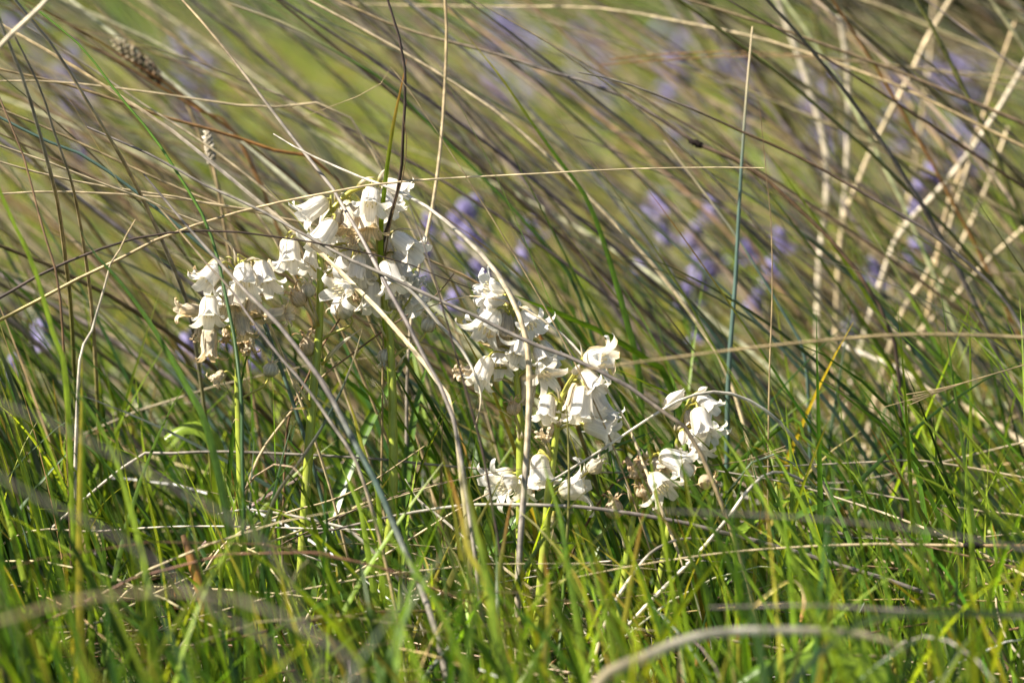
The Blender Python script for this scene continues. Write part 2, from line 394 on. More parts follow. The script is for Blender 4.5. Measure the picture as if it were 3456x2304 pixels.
def pts(s):
    return [tuple(float(c) for c in p.split(',')) for p in s.split()]
DS, GB = 'dry_grass_stem', 'grass_blade'
SINGLE = [
 # name, label, category, crop, points tip -> root, depth, width mm, colours, group, flat
 (DS, 'pale arching dry stem drooping over and between the two flower clumps', 'grass stem', 'F',
  '628,308 700,350 830,408 905,435 985,478 1060,540 1125,605 1165,665 1195,730 1212,800 1216,900 1212,1000 1205,1110 1195,1240 1190,1340', (2.02, 1.955), (.8, 3.3), 'white>white>straw>grey>straw'),
 (DS, 'straw yellow stem running almost level across the top of the tallest flowers', 'grass stem', 'F',
  '1755,386 1720,384 1450,388 1200,401 1000,411 900,420 780,434 742,445 586,477 430,523 367,547 270,597 180,640 90,688 0,735', (1.99, 2.02), (.5, 1.9), 'straw>straw>tan>yellow>straw'),
 (DS, 'dark brown stem bowing in front of the left flower cluster', 'grass stem', 'F',
  '1094,667 1026,642 985,624 942,608 876,589 820,577 740,560 647,546 547,533 430,531 312,547 219,576 130,612 60,648 0,684', (1.99, 1.97), (.5, 1.9), 'dark>dark>dark>mauve>brown'),
 (DS, 'stem shaded grey mauve slanting steeply across the tallest flower head', 'grass stem', 'F',
  '418,0 488,78 586,203 684,332 762,430 794,484 820,529 843,569 866,613 895,670 933,737 971,813 1018,900 1050,1000', (2.06, 1.93), (.8, 2.3), 'straw>tan>grey>mauve>grey>olive'),
 (DS, 'round stem shaded grey crossing in front of all the left flower stalks', 'grass stem', 'F',
  '200,292 363,363 410,391 488,434 583,475 702,541 744,564 786,588 847,616 890,633 987,680 1104,731 1205,782 1331,829 1397,864 1456,895 1526,950 1600,1020', (2.0, 1.95), (1.2, 2.3), 'mauve>grey>grey>mauve>tan>tan'),
 ('rush_stem', 'dark green round rush standing before the leftmost flower head', 'rush', 'F',
  '86,23 188,109 273,219 352,313 410,402 465,493 496,576 510,639 524,705 538,774 545,826 552,882 556,960 556,1060 560,1160', (2.02, 1.94), (1.0, 2.1), 'green>green>dgreen>dgreen>green'),
 (GB, 'upright green blade with tan tip rising through the tallest flower head', 'grass blade', 'F',
  '934,137 924,188 902,293 887,402 875,523 877,650 889,780 899,880 904,1000', (1.985, 1.985, 2.0, 2.02, 2.045, 2.05, 2.05), (1.4, 4.2), 'orange>lime>lime>lime>green>dgreen', None, True),
 ('dead_grass_stalk', 'dark brown twisted stem beside the upright green blade', 'grass stem', 'F',
  '889,-4 915,78 930,156 932,203 926,305 922,391 906,469 877,570 879,660 890,790 900,900', (1.98, 1.98, 1.985, 2.01, 2.05, 2.055), (.7, 2.1), 'brown>dark>dark>dark>olive>green'),
 ('dead_grass_stalk', 'thin brown shoot hugging the dark twisted stem', 'grass stem', 'F',
  '926,268 934,310 933,350 928,395 916,440 900,500 886,580 882,680', (1.978, 1.985, 2.05), (.4, 1.2), 'brown>tan>tan'),
 ('dry_side_shoot', 'thin bent tan shoot reaching left from the dark twisted stem', 'grass stem', 'F',
  '700,268 800,230 868,206 932,196', (1.985, 1.978), (.3, .9), 'tan>tan'),
 (DS, 'tall pale upright stem behind the tallest flower head', 'grass stem', 'F',
  '1022,-4 1026,78 1022,195 1016,293 1006,391 988,508 973,566 955,650 942,760 935,880', (2.12, 2.10), (1.3, 2.1), 'straw>tan>straw>grey>tan'),
 (DS, 'long tan stem arching level over the top of the meadow view', 'grass stem', 'F',
  '780,8 1000,14 1180,16 1350,17 1480,34 1610,60 1723,82 1836,116 2005,175 2118,223 2352,338', (2.3, 2.2), (.8, 2.0), 'straw>straw>tan>brown>grey'),
 (DS, 'upper of two tan stems running level side by side across the pale reeds', 'grass stem', 'F',
  '1400,138 1497,127 1695,119 1892,133 2062,152 2352,182', (2.22, 2.3), (.6, 1.7), 'orange>straw>tan>grey', 'paired level stems'),
 (DS, 'lower of two tan stems running level side by side across the pale reeds', 'grass stem', 'F',
  '1380,150 1497,140 1640,131 1800,130 1990,146 2200,172 2352,205', (2.24, 2.32), (.6, 1.6), 'orange>straw>tan>grey', 'paired level stems'),
 ('rush_stem', 'tall blue-green upright rush with pale tip standing behind the right flowers', 'rush', 'A8',
  '410,108 405,160 390,330 370,600 355,850 340,1150 312,1540', (2.13, 2.13), (1.0, 2.9), 'straw>blue>blue>blue>dgreen'),
 (DS, 'very thin tan stem standing upright beside the blue-green rush', 'grass stem', 'A8',
  '435,410 450,540 465,700 485,900 490,1200 478,1560', (2.08, 2.08), (.3, 1.0), 'brown>tan>tan'),
 (DS, 'grey stem slanting down to the right across the pale reeds', 'grass stem', 'F',
  '1329,166 1423,187 1540,230 1634,270 1695,299 1836,361 2005,457 2175,564 2344,745', (2.10, 2.14), (1.0, 2.0), 'grey>brown>mauve>grey>tan'),
 (DS, 'brown mauve stem carrying a dark seed clump on its way down right', 'grass stem', 'F',
  '760,-4 817,20 935,70 1130,121 1286,172 1403,207 1497,260 1610,336 1723,384 1836,480 1920,564 2005,677 2061,818', (2.16, 2.16), (.8, 2.3), 'grey>tan>mauve>brown>dark>dark'),
 (DS, 'long pale tan stem sweeping from upper left down behind the right flowers', 'grass stem', 'F',
  '700,-4 817,59 973,148 1130,250 1247,348 1325,426 1403,504 1501,609 1600,740 1680,880', (2.14, 2.14), (1.0, 2.3), 'tan>straw>straw>straw>tan'),
 (GB, 'slim bright green blade tapering up left behind the middle flowers', 'grass blade', 'F',
  '1059,66 1149,176 1208,262 1286,371 1344,449 1384,547 1403,609 1440,740 1470,880', (2.12, 2.14), (.8, 3.6), 'yellow>green>green>green>green', None, True),
 ('rush_stem', 'green rush slanting from the upper left with a pale blunt tip', 'rush', 'F',
  '524,8 540,14 664,59 781,125 885,187 935,234 1036,336 1150,450 1250,560 1330,680', (2.16, 2.2), (1.4, 2.2), 'straw>green>green>dgreen>dgreen>dgreen'),
 ('rush_stem', 'blue-green rush slanting behind the tall upright rush', 'rush', 'F',
  '1525,322 1600,420 1667,508 1723,592 1800,720 1850,830', (2.16, 2.16), (.8, 2.2), 'straw>blue>blue>blue'),
 (DS, 'broad pale blade slanting through the left flowers and folding over below', 'grass stem', 'F',
  '0,55 137,133 273,219 391,297 488,375 625,488 716,563 758,600 809,651 838,679 885,727 933,784 981,842 1009,880 1036,925 1048,985 1058,1090 1070,1180 1080,1300', (2.06, 1.92), (1.2, 2.3), 'straw>straw>tan>grey>straw>straw>olive>lime', None, True),
 (DS, 'thick blue-grey stem running from the upper left to the foot of the middle stalks', 'grass stem', 'F',
  '330,400 430,520 499,597 569,674 635,740 687,806 739,875 780,950 817,1021 869,1119 911,1220 949,1307 981,1387 1009,1475', (1.98, 1.88), (1.0, 3.3), 'mauve>grey>mauve>blue>grey>grey'),
 (DS, 'slim stem shaded mauve parallel to the thick blue-grey one over the leftmost flowers', 'grass stem', 'F',
  '360,470 420,540 485,617 529,662 563,714 598,761 642,818 700,885 770,985 830,1090', (1.97, 1.93), (.8, 2.0), 'tan>mauve>grey>tan>grey'),
 (DS, 'smooth white stem arching over the rightmost flower head', 'grass stem', 'F',
  '1262,1108 1276,1098 1378,1035 1476,970 1554,922 1613,903 1671,902 1737,928 1793,972 1840,1030 1900,1130 1960,1250', (1.975, 2.03), (1.0, 2.2), 'white>white>white>straw>lime>green'),
 (DS, 'white stem curving up and over low down in the right-hand grass', 'grass stem', 'F',
  '1850,1108 1833,1098 1802,1085 1759,1089 1715,1129 1671,1190 1597,1277 1497,1377 1424,1457 1380,1510', (1.97, 1.95), (1.6, 2.0), 'grey>white>white>white>straw'),
 (DS, 'white stem looping low beside the base of the short flower stalk', 'grass stem', 'F',
  '1690,1252 1630,1240 1566,1237 1511,1258 1473,1293 1411,1384 1382,1457 1358,1544', (1.98, 1.92), (1.0, 2.0), 'tan>grey>white>straw>white'),
 (DS, 'long speckled grey stem lying across the bottom of the flower stalks', 'grass stem', 'F',
  '700,1232 817,1204 921,1181 1061,1160 1166,1158 1253,1160 1340,1164 1445,1178 1566,1199 1650,1220 1802,1259 1933,1299 2020,1325 2142,1368 2250,1420', (1.98, 1.96), (1.2, 2.5), 'dark>white>mauve>mauve>mauve>brown'),
 (DS, 'thin grey stem lying level behind the flower stalks', 'grass stem', 'F',
  '1440,1085 1305,1084 1166,1080 1061,1073 956,1063 885,1055 741,1046 610,1040 497,1037 384,1042 300,1060', (2.07, 2.07), (1.1, 1.7), 'straw>grey>grey>white>straw'),
 (DS, 'thin whitish stalk lying level low in the left grass', 'grass stem', 'F',
  '880,1216 741,1214 567,1209 392,1209 218,1220 39,1229', (1.99, 2.02), (.8, 1.3), 'white>white>straw>white'),
 (DS, 'bright white broken stalk lying at the foot of the tall stalks', 'grass stem', 'F',
  '501,1180 567,1170 654,1181 741,1199 806,1221 885,1295 930,1350', (2.0, 2.0), (1.0, 2.2), 'white>white>grey>white'),
 (DS, 'white stalk lying slanted just below the bright broken stalk', 'grass stem', 'F',
  '645,1255 720,1282 785,1303 885,1343 960,1390', (2.0, 2.02), (.9, 1.7), 'white>white>straw'),
 (DS, 'white stalk slanting down right between the tall stalks and the middle ones', 'grass stem', 'F',
  '930,1100 956,1143 1012,1188 1061,1230 1089,1251 1183,1324 1271,1391 1354,1464 1420,1530', (2.03, 2.0), (1.2, 1.9), 'white>white>straw>white>mauve'),
 (DS, 'straight straw stalk leaning up right towards the low side-facing flower', 'grass stem', 'F',
  '1124,1132 1044,1174 921,1251 824,1310 740,1365', (1.99, 2.0), (.9, 1.5), 'straw>straw>white'),
 (DS, 'thin straw stalk rising right behind the thick blue-grey stem', 'grass stem', 'F',
  '975,1024 851,1107 756,1150 658,1178 514,1250', (2.0, 2.0), (.5, 1.4), 'tan>straw>white'),
 (GB, 'stiff green and white striped blade leaning against the second tall stalk', 'grass blade', 'F',
  '832,754 815,815 789,885 750,963 715,1020 680,1072 623,1164', (2.0, 1.975), (.7, 2.6), 'straw>blue>grey>green>blue>dgreen', None, True),
 (DS, 'straight straw stalk slanting up right between the two tall stalks', 'grass stem', 'F',
  '1045,625 1000,680 942,719 862,773 795,823 738,867 654,964 584,1072', (2.06, 2.06), (.6, 1.6), 'brown>brown>tan>straw>straw>grey'),
 (DS, 'short brown stalk close beside the second tall stalk', 'grass stem', 'F',
  '790,718 784,727 742,792 700,880 660,980', (2.06, 2.07), (1.0, 1.5), 'brown>brown>grey'),
 (DS, 'orange tan stem pointing down right between the flower clumps', 'grass stem', 'F',
  '955,585 968,590 1020,612 1080,640 1150,690 1240,770', (2.09, 2.1), (1.2, 2.4), 'tan>orange>olive>green'),
 (DS, 'pale stem bowing out from behind the middle flowers and falling through the short ones', 'grass stem', 'F',
  '955,716 987,704 1047,684 1095,680 1150,688 1202,708 1253,739 1295,770 1331,809 1363,848 1409,919 1449,989 1471,1051 1494,1103 1519,1170 1562,1277 1610,1408 1650,1534', (2.03, 1.97), (.7, 1.7), 'straw>straw>white>straw>straw>grey>grey'),
 (DS, 'dangling white stalk hooking downwards left of the middle flowers', 'grass stem', 'F',
  '1091,981 1104,930 1102,891 1085,845 1055,795 1010,745 965,690 925,655 885,640', (1.985, 1.985), (.8, 1.9), 'straw>white>white>white', None, False, False),
 (DS, 'thin dark purple stem falling left of the middle flowers', 'grass stem', 'F',
  '940,470 965,540 987,602 1014,696 1042,796 1061,862 1085,948 1104,1018 1120,1096 1131,1164 1148,1265 1159,1353', (1.93, 1.91), (.7, 1.5), 'mauve>dark>dark>dark>dark'),
 (DS, 'blurred straw stem lying level across the right half before the reeds', 'grass stem', 'F',
  '1200,870 1429,837 1572,818 1740,797 2005,772 2175,768 2352,775', (1.82, 1.86), (1.0, 1.8), 'tan>tan>straw>straw'),
 (DS, 'straw and green stem with a black lump lying low in the right grass', 'grass stem', 'F',
  '1218,1349 1375,1314 1497,1292 1671,1268 1846,1255 2020,1249 2107,1251 2238,1253 2352,1253', (1.93, 1.93), (.5, 1.9), 'straw>straw>straw>orange>dgreen>dgreen'),
 (DS, 'one of the dry stems lying nearly level in the right grass', 'grass stem', 'F',
  '1732,1072 1846,1068 1998,1061 2107,1057 2238,1076 2352,1097', (2.08, 2.1), (.8, 1.7), 'grey>straw>grey', 'level stems in the right grass'),
 (DS, 'one of the dry stems lying nearly level in the right grass', 'grass stem', 'F',
  '1650,1081 1802,1107 1933,1146 2064,1190 2194,1242 2352,1320', (2.07, 2.0), (.8, 1.8), 'grey>straw>mauve', 'level stems in the right grass'),
 (DS, 'one of the dry stems lying nearly level in the right grass', 'grass stem', 'F',
  '1800,1108 1846,1116 1976,1129 2151,1159 2352,1185', (2.1, 2.1), (.8, 1.7), 'grey>straw>mauve', 'level stems in the right grass'),
 (DS, 'one of the dry stems lying nearly level in the right grass', 'grass stem', 'F',
  '1745,1092 1900,1110 2040,1090 2200,1052 2352,1015', (2.14, 2.14), (.6, 1.6), 'grey>straw>mauve', 'level stems in the right grass'),
 (DS, 'one of the dry stems lying nearly level in the right grass', 'grass stem', 'F',
  '1880,1230 2060,1238 2240,1234 2352,1222', (2.06, 2.08), (.6, 1.5), 'grey>straw>mauve', 'level stems in the right grass'),
 (DS, 'very thin straight stalk falling to the black-lumped stem', 'grass stem', 'F',
  '2020,1063 2151,1164 2260,1246 2352,1312', (2.04, 2.02), (.4, 1.1), 'brown>tan>tan'),
 (DS, 'dark stem with a frayed bristly tip poking in at the right edge', 'grass stem', 'F',
  '2029,935 2129,907 2194,885 2352,838', (1.99, 1.99), (.4, 1.3), 'tan>dark>brown'),
 (DS, 'brown stem with a bristly tip behind the shortest flower head', 'grass stem', 'F',
  '1785,1042 1715,1057 1576,1077 1480,1092 1400,1120', (2.05, 2.06), (.4, 1.5), 'tan>brown>dark'),
 (DS, 'wide blurred straw blade bowing across the bottom right foreground', 'grass stem', 'F',
  '2090,1500 2064,1482 1976,1456 1846,1447 1693,1449 1585,1465 1480,1509 1375,1565', (1.66, 1.66), (2.6, 5.0), 'straw>white>straw>straw', None, True),
 (DS, 'wide blurred grey blade bowing across the bottom left foreground', 'grass stem', 'F',
  '0,1426 131,1386 262,1365 436,1360 567,1382 654,1417 763,1486 830,1560', (1.46, 1.44), (1.1, 1.6), 'mauve>tan>mauve>brown', None, True),
 (DS, 'blurred grey stem slanting down right through the dark left grass', 'grass stem', 'F',
  '0,1094 87,1146 218,1207 327,1268 436,1355 523,1421 654,1517', (1.5, 1.48), (.9, 1.3), 'mauve>mauve>brown', None, False),
 (DS, 'blurred grey stem slanting above it into the dark left grass', 'grass stem', 'F',
  '0,928 131,976 262,1046 392,1116 523,1190 640,1290', (1.52, 1.5), (.9, 1.3), 'mauve>mauve>olive'),
 (GB, 'blurred grey-green blade bending over in the bottom right foreground', 'grass blade', 'F',
  '2352,1408 2107,1408 1998,1421 1911,1477 1828,1565', (1.68, 1.64), (1.4, 3.0), 'blue>blue>blue', None, True),
 (DS, 'blurred brown stem crossing the bottom right corner', 'grass stem', 'F',
  '1628,1395 1846,1390 2020,1399 2352,1416', (1.7, 1.7), (1.2, 2.4), 'mauve>grey>mauve'),
 (DS, 'faint blurred stem low before the shortest flower head', 'grass stem', 'F',
  '1497,1172 1802,1186 2107,1216 2352,1260', (1.66, 1.66), (.8, 1.4), 'mauve>mauve>mauve'),
 (DS, 'curved white stalk at the right edge near the bottom', 'grass stem', 'F',
  '2286,1329 2290,1399 2312,1464 2352,1521', (1.95, 1.93), (.8, 1.7), 'straw>white>white'),
 # the pale reeds, upper right
 ('reed_stem', 'thick pale reed stem bowing at the top right, tallest of the pale reeds', 'reed', 'A8',
  '500,-6 510,0 560,130 610,260 660,420 700,560 715,700 710,850 690,1000 680,1150', (2.42, 2.42), (3.2, 4.4), 'cream>cream>cream>cream'),
 ('reed_stem', 'straight thick pale reed stem standing right of the bowed one', 'reed', 'A8',
  '750,-6 755,0 780,150 800,300 800,500 795,700 780,900 770,1050', (2.42, 2.44), (3.2, 4.2), 'cream>cream>cream>cream'),
 ('reed_stem', 'pale reed leaning right with a pale joint near its top', 'reed', 'A8',
  '1215,0 1120,160 1050,310 950,500 860,690 820,800 770,960', (2.4, 2.4), (2.6, 3.4), 'straw>straw>straw>tan'),
 ('reed_stem', 'thick pale reed leaning far right past the picture edge', 'reed', 'A8',
  '1515,270 1440,400 1330,570 1200,740 1080,870 980,1010', (2.36, 2.38), (3.0, 3.8), 'white>cream>cream>tan'),
 ('reed_stem', 'thickest of the slanting pale reeds, standing under the one leaning far right', 'reed', 'A8',
  '1300,640 1240,830 1190,980 1100,1150 1000,1320', (2.36, 2.36), (2.8, 3.6), 'straw>straw>white', 'slanting pale reeds'),
 ('reed_stem', 'slim slanting pale reed beside the thickest of the slanting reeds', 'reed', 'A8',
  '1450,520 1380,720 1280,950 1180,1150 1120,1290', (2.4, 2.38), (2.2, 3.0), 'straw>straw>straw', 'slanting pale reeds'),
 ('reed_stem', 'lowest slanting pale reed, lying flattest of the slanting reeds', 'reed', 'A8',
  '1515,930 1350,1080 1200,1250 1050,1410', (2.36, 2.36), (2.4, 3.2), 'straw>straw>straw', 'slanting pale reeds'),
 ('reed_stem', 'tan slanting reed, most blurred of the slanting reeds', 'reed', 'A8',
  '1480,90 1420,260 1340,500 1260,700 1190,900', (2.4, 2.36), (2.4, 3.4), 'tan>tan>straw', 'slanting pale reeds'),
 ('reed_stem', 'thin pale reed standing upright between the slanting reeds', 'reed', 'A8',
  '1150,-6 1130,250 1090,550 1040,850 980,1100', (2.6, 2.6), (2.0, 2.8), 'straw>straw>straw'),
 ('reed_stem', 'slim yellow green reed between the two thick upright reeds', 'reed', 'A8',
  '640,-6 680,130 710,300 740,480 770,680 790,850', (2.5, 2.55), (2.0, 2.8), 'orange>olive>olive>straw'),
 ('reed_stem', 'bright white fallen reed lying slanted in the right grass', 'reed', 'F',
  '1930,790 1982,813 2061,845 2120,885 2194,924 2281,972 2352,1018', (2.3, 2.25), (2.6, 4.6), 'white>straw>white>white'),
 ('reed_stem', 'pale blurred reed leaning across the top left corner', 'reed', 'F',
  '113,-4 74,35 35,70 -4,112', (1.85, 1.85), (2.0, 2.6), 'white>straw>straw'),
 ('dead_grass_stalk', 'twisted pink-white withered stalk in the left grass', 'grass stem', 'F',
  '312,504 289,543 273,578 254,605 240,660 222,720 205,780 182,838', (1.97, 1.98), (.8, 2.0), 'tan>white>white>straw>grey'),
 # left edge
 (DS, 'long grey stem with a dark tip slanting down beside the red-brown stem', 'grass stem', 'F',
  '4,60 51,176 82,273 109,371 133,469 152,609 165,740', (1.93, 1.98, 2.1), (1.2, 2.4), 'dark>grey>grey>tan>olive>green>green', 'long stems at the left edge'),
 (DS, 'long tan stem with mauve tip slanting down between two greyer stems', 'grass stem', 'F',
  '35,86 94,207 125,305 156,391 176,469 199,609 215,760', (1.95, 2.0, 2.1), (1.0, 2.2), 'mauve>grey>tan>tan>olive>green>green', 'long stems at the left edge'),
 (DS, 'long pale grey stem, most slanted of the three on the left', 'grass stem', 'F',
  '30,-4 129,117 215,258 273,352 332,465 391,598 440,740', (1.97, 2.0, 2.1), (1.2, 2.2), 'grey>grey>tan>grey>olive>green', 'long stems at the left edge'),
 ('rush_stem', 'long blue-green rush slanting down right in the left grass', 'rush', 'F',
  '0,270 98,320 195,359 313,441 391,504 488,586 580,680', (2.05, 2.05), (1.0, 2.2), 'blue>blue>blue>blue>green'),
 (DS, 'slim red-brown stem slanting down at the left edge', 'grass stem', 'F',
  '0,228 31,301 58,371 86,480 105,547 140,700', (1.98, 1.96), (.6, 1.4), 'mauve>brown>brown>dark'),
 (DS, 'orange blurred stem sloping through the upper left grass', 'grass stem', 'F',
  '60,12 86,35 176,90 273,141 352,191 450,250 560,340', (2.2, 2.25), (1.2, 2.2), 'tan>orange>orange>tan>tan'),
 (DS, 'tan orange stem bowing almost level across the upper left', 'grass stem', 'F',
  '0,160 156,195 273,234 391,273 508,305 640,350 780,420', (2.1, 2.16), (1.0, 2.0), 'orange>tan>orange>straw>tan'),
 (DS, 'pale thin stem running almost level over the upper left', 'grass stem', 'F',
  '0,187 117,187 273,203 391,219 547,242 664,250 820,290', (2.1, 2.14), (.7, 1.5), 'tan>straw>straw>straw'),
 (DS, 'one of the pale stems fanning left from behind the flowers', 'grass stem', 'F',
  '0,335 117,375 234,422 352,465 430,508 540,580', (2.0, 2.03), (.9, 1.7), 'grey>straw>straw>tan', 'pale stems fanning left'),
 (DS, 'one of the pale stems fanning left from behind the flowers', 'grass stem', 'F',
  '0,372 120,405 260,432 400,452 530,480 660,520', (2.04, 2.08), (.8, 1.6), 'straw>straw>tan>tan', 'pale stems fanning left'),
 (DS, 'one of the pale stems fanning left from behind the flowers', 'grass stem', 'F',
  '0,446 110,440 230,444 360,452 500,470 640,500 760,560', (2.06, 2.1), (.8, 1.6), 'grey>straw>tan>tan', 'pale stems fanning left'),
 (DS, 'one of the pale stems fanning left from behind the flowers', 'grass stem', 'F',
  '0,250 120,300 250,360 380,420 500,470 620,530', (2.08, 2.1), (.8, 1.8), 'grey>tan>straw>tan', 'pale stems fanning left'),
 (DS, 'one of the pale stems fanning left from behind the flowers', 'grass stem', 'F',
  '60,60 200,150 330,240 470,330 600,430 730,540 840,660', (2.12, 2.12), (.8, 1.9), 'grey>straw>straw>tan', 'pale stems fanning left'),
 # single green blades
 (GB, 'bright green blade standing in front of the middle flower stalk', 'grass blade', 'F',
  '1240,1040 1262,1110 1288,1195 1305,1300 1333,1474 1340,1568', (1.86, 1.84), (1.0, 3.9), 'lime>green>lime>lime', None, True),
 (GB, 'yellow-green blade with orange tip between the two flower clumps', 'grass blade', 'F',
  '1026,1073 1058,1178 1075,1265 1113,1335 1138,1474 1152,1568', (1.82, 1.8), (1.2, 4.6), 'orange>yellow>lime>lime>lime', None, True),
 (GB, 'yellow-green blade close right of the orange-tipped one', 'grass blade', 'F',
  '1055,1060 1085,1180 1110,1290 1140,1420 1165,1568', (1.8, 1.78), (1.0, 3.6), 'olive>lime>lime>lime', None, True),
 (GB, 'short blade with rusty orange tip below the side-facing low flower', 'grass blade', 'A4',
  '1030,360 1010,440 985,600 955,770 930,950 915,1150', (1.9, 1.9), (1.4, 2.4), 'orange>olive>olive>lime>lime', None, True),
 (GB, 'short orange-tipped blade in front of the middle stalk base', 'grass blade', 'A4',
  '1225,690 1250,800 1270,950 1260,1200 1240,1450', (1.8, 1.8), (1.2, 2.4), 'orange>yellow>olive>lime>lime', None, True),
 (GB, 'short yellow blade with orange tip before the shortest stalk', 'grass blade', 'F',
  '1478,1170 1468,1230 1455,1300 1440,1400 1420,1520', (1.84, 1.84), (1.2, 3.6), 'orange>yellow>yellow>lime>lime', None, True),
 (GB, 'green blade crossing in front of the shortest flower head', 'grass blade', 'F',
  '1489,1061 1532,1095 1591,1138 1663,1190 1741,1260 1802,1325 1860,1420 1890,1520', (1.95, 1.93), (.6, 2.5), 'dgreen>green>lime>lime>lime', None, True),
 (GB, 'tall slim green stalk standing before the middle flower stalk', 'grass blade', 'F',
  '1301,930 1303,958 1307,1086 1305,1191 1296,1320 1290,1460', (1.96, 1.96), (.8, 1.8), 'olive>olive>green>green', None, False),
 (GB, 'upright bright green blade at the right beside the black-lumped stem', 'grass blade', 'F',
  '2218,1060 2221,1112 2225,1190 2234,1277 2234,1403 2230,1500', (1.88, 1.88), (1.0, 3.9), 'lime>lime>lime>green', None, True),
 (GB, 'broad green blade behind the middle flowers sloping to the right', 'grass blade', 'A2',
  '500,255 600,300 700,335 850,400 1000,465 1150,550 1300,650 1400,760', (2.1, 2.14), (2.4, 4.6), 'green>green>green>dgreen', None, True),
 (GB, 'bright green blade sloping down to the bud of the rightmost flowers', 'grass blade', 'A2',
  '1100,690 1160,715 1260,765 1420,835 1560,930 1650,1060', (2.06, 2.08), (.8, 3.0), 'lime>lime>lime>green', None, True),
 (GB, 'bright lime blade leaning at the left beside the withered stalk', 'grass blade', 'F',
  '0,440 20,490 60,570 90,650 120,760 150,860', (1.9, 1.9), (.8, 3.0), 'lime>lime>lime>green', None, True),
 (GB, 'wide dark green blade slanting down through the left grass', 'grass blade', 'F',
  '180,520 215,580 270,640 330,720 380,800 430,890 480,1000', (1.95, 1.92), (1.2, 4.2), 'dgreen>green>dgreen>green', None, True),
 (GB, 'long lime blade standing in the dark left foreground', 'grass blade', 'F',
  '160,870 190,920 231,981 270,1068 305,1190 330,1290 345,1400', (1.86, 1.84), (1.2, 4.0), 'green>lime>lime>green', None, True),
 (GB, 'one of the upright green blades in the right grass', 'grass blade', 'A5',
  '700,50 715,200 735,400 742,700 760,900', (2.04, 2.04), (.8, 3.2), 'lime>lime>lime', 'upright blades in the right grass', True),
 (GB, 'one of the upright green blades in the right grass', 'grass blade', 'A5',
  '930,680 980,790 1040,900 1100,980 1130,1100', (1.98, 1.98), (.8, 2.8), 'lime>lime>green', 'upright blades in the right grass', True),
 (GB, 'one of the upright green blades in the right grass', 'grass blade', 'A5',
  '1210,560 1290,700 1380,870 1460,1010 1540,1180 1620,1350', (1.95, 1.93), (.8, 2.6), 'green>lime>green', 'upright blades in the right grass', True),
 (GB, 'one of the upright green blades in the right grass', 'grass blade', 'A5',
  '430,1000 445,1100 450,1250 430,1400', (1.94, 1.94), (1.0, 3.6), 'lime>lime>green', 'upright blades in the right grass', True),
 (GB, 'one of the upright green blades in the right grass', 'grass blade', 'A5',
  '330,420 333,560 328,760 322,1000', (2.02, 2.02), (.8, 2.6), 'lime>lime>green', 'upright blades in the right grass', True),
 (GB, 'green blade arching over and down in the right grass', 'grass blade', 'A5',
  '1135,610 1110,540 1050,450 960,390 850,320 780,250 720,190', (2.06, 2.08), (1.0, 3.0), 'lime>green>green>olive', None, True),
 (GB, 'green blade leaning left low between the tall stalks', 'grass blade', 'Z8',
  '850,260 880,350 930,500 980,700 1040,900 1100,1100 1180,1350', (1.96, 1.96), (1.4, 3.2), 'yellow>lime>lime>green', None, True),
 (GB, 'bright lime blade slanting at the foot of the second tall stalk', 'grass blade', 'Z8',
  '780,980 820,1090 900,1250 960,1400 1010,1560', (1.96, 1.95), (1.0, 4.4), 'lime>lime>lime', None, True),
]
PATHS = {}
for r in SINGLE:
    name, label, cat, crop, ps, dep, wm, colr = r[:8]
    group = r[8] if len(r) > 8 else None
    flat = r[9] if len(r) > 9 else False
    root = r[10] if len(r) > 10 else True
    o, P = grow(name, label, cat, crop, pts(ps), dep, wm, colr, group, flat, root, mat=(M_DRY if flat and name == DS else None) or (M_STEM if name == 'rush_stem' else None))
    PATHS[label] = (o, P)

# the largest blades of the turf, each on its own
FEET = [(-.149, 'leftmost white bluebell'), (-.115, 'tallest white bluebell'), (-.068, 'tall white bluebell beside the tallest'), (.004, 'white bluebell with wide flared bells'),
        (.015, 'white bluebell with the bent yellow-green top'), (.062, 'shortest white bluebell'), (.08, 'white bluebell with the upright bud')]
def turf_label(i):
    r_, g_, b_ = TC[i, 3]
    hue = 'tan' if r_ > g_ * 1.08 else ('yellow' if r_ > g_ * .85 else ('lime green' if g_ > .22 else ('dark green' if g_ < .11 else 'green')))
    tipc = TC[i, -1]
    tip = ' with a rusty tip' if tipc[0] > tipc[1] * 1.5 and hue != 'tan' else (' with a straw tip' if tipc[0] > tipc[1] * 1.05 and hue not in ('tan', 'yellow') else '')
    lean = TP[i, -1, 0] - TP[i, 0, 0]
    pose = 'bending left' if lean < -.45 * tl[i] else ('bending right' if lean > .45 * tl[i] else 'upright')
    wide = 'wide' if TW[i].max() > .0040 else 'narrow'
    x_ = TP[i, 0, 0]
    near = min(FEET, key=lambda f: abs(f[0] - x_ * 2.0 / (TP[i, 0, 1] + 2.0)))
    far_ = abs(near[0] - x_) > .07
    where = ('in the open turf to the ' + ('right' if x_ > 0 else 'left') + ' of the ' if far_ else ('in front of the ' if TP[i, 0, 1] < 0 else 'behind the ')) + near[1]
    return ' '.join(f'{wide} {hue} blade {pose}{tip} {where}'.split()[:16])
for i in big_idx:
    base = TP[i, 0].copy()
    v, q, c, st = sweep((TP[i] - base)[None], TW[i][None], FLAT3, False, norm(np.array([[RNG.normal() * .35, 1, RNG.normal() * .35]])),
                        np.full((1, 9), RNG.normal() * .8), TC[i][None])
    o = link(GB, make_mesh(GB, v, q, c, st), M_GRASS); o.location = base
    tag(o, turf_label(i), 'grass blade', 'larger blades of the turf')

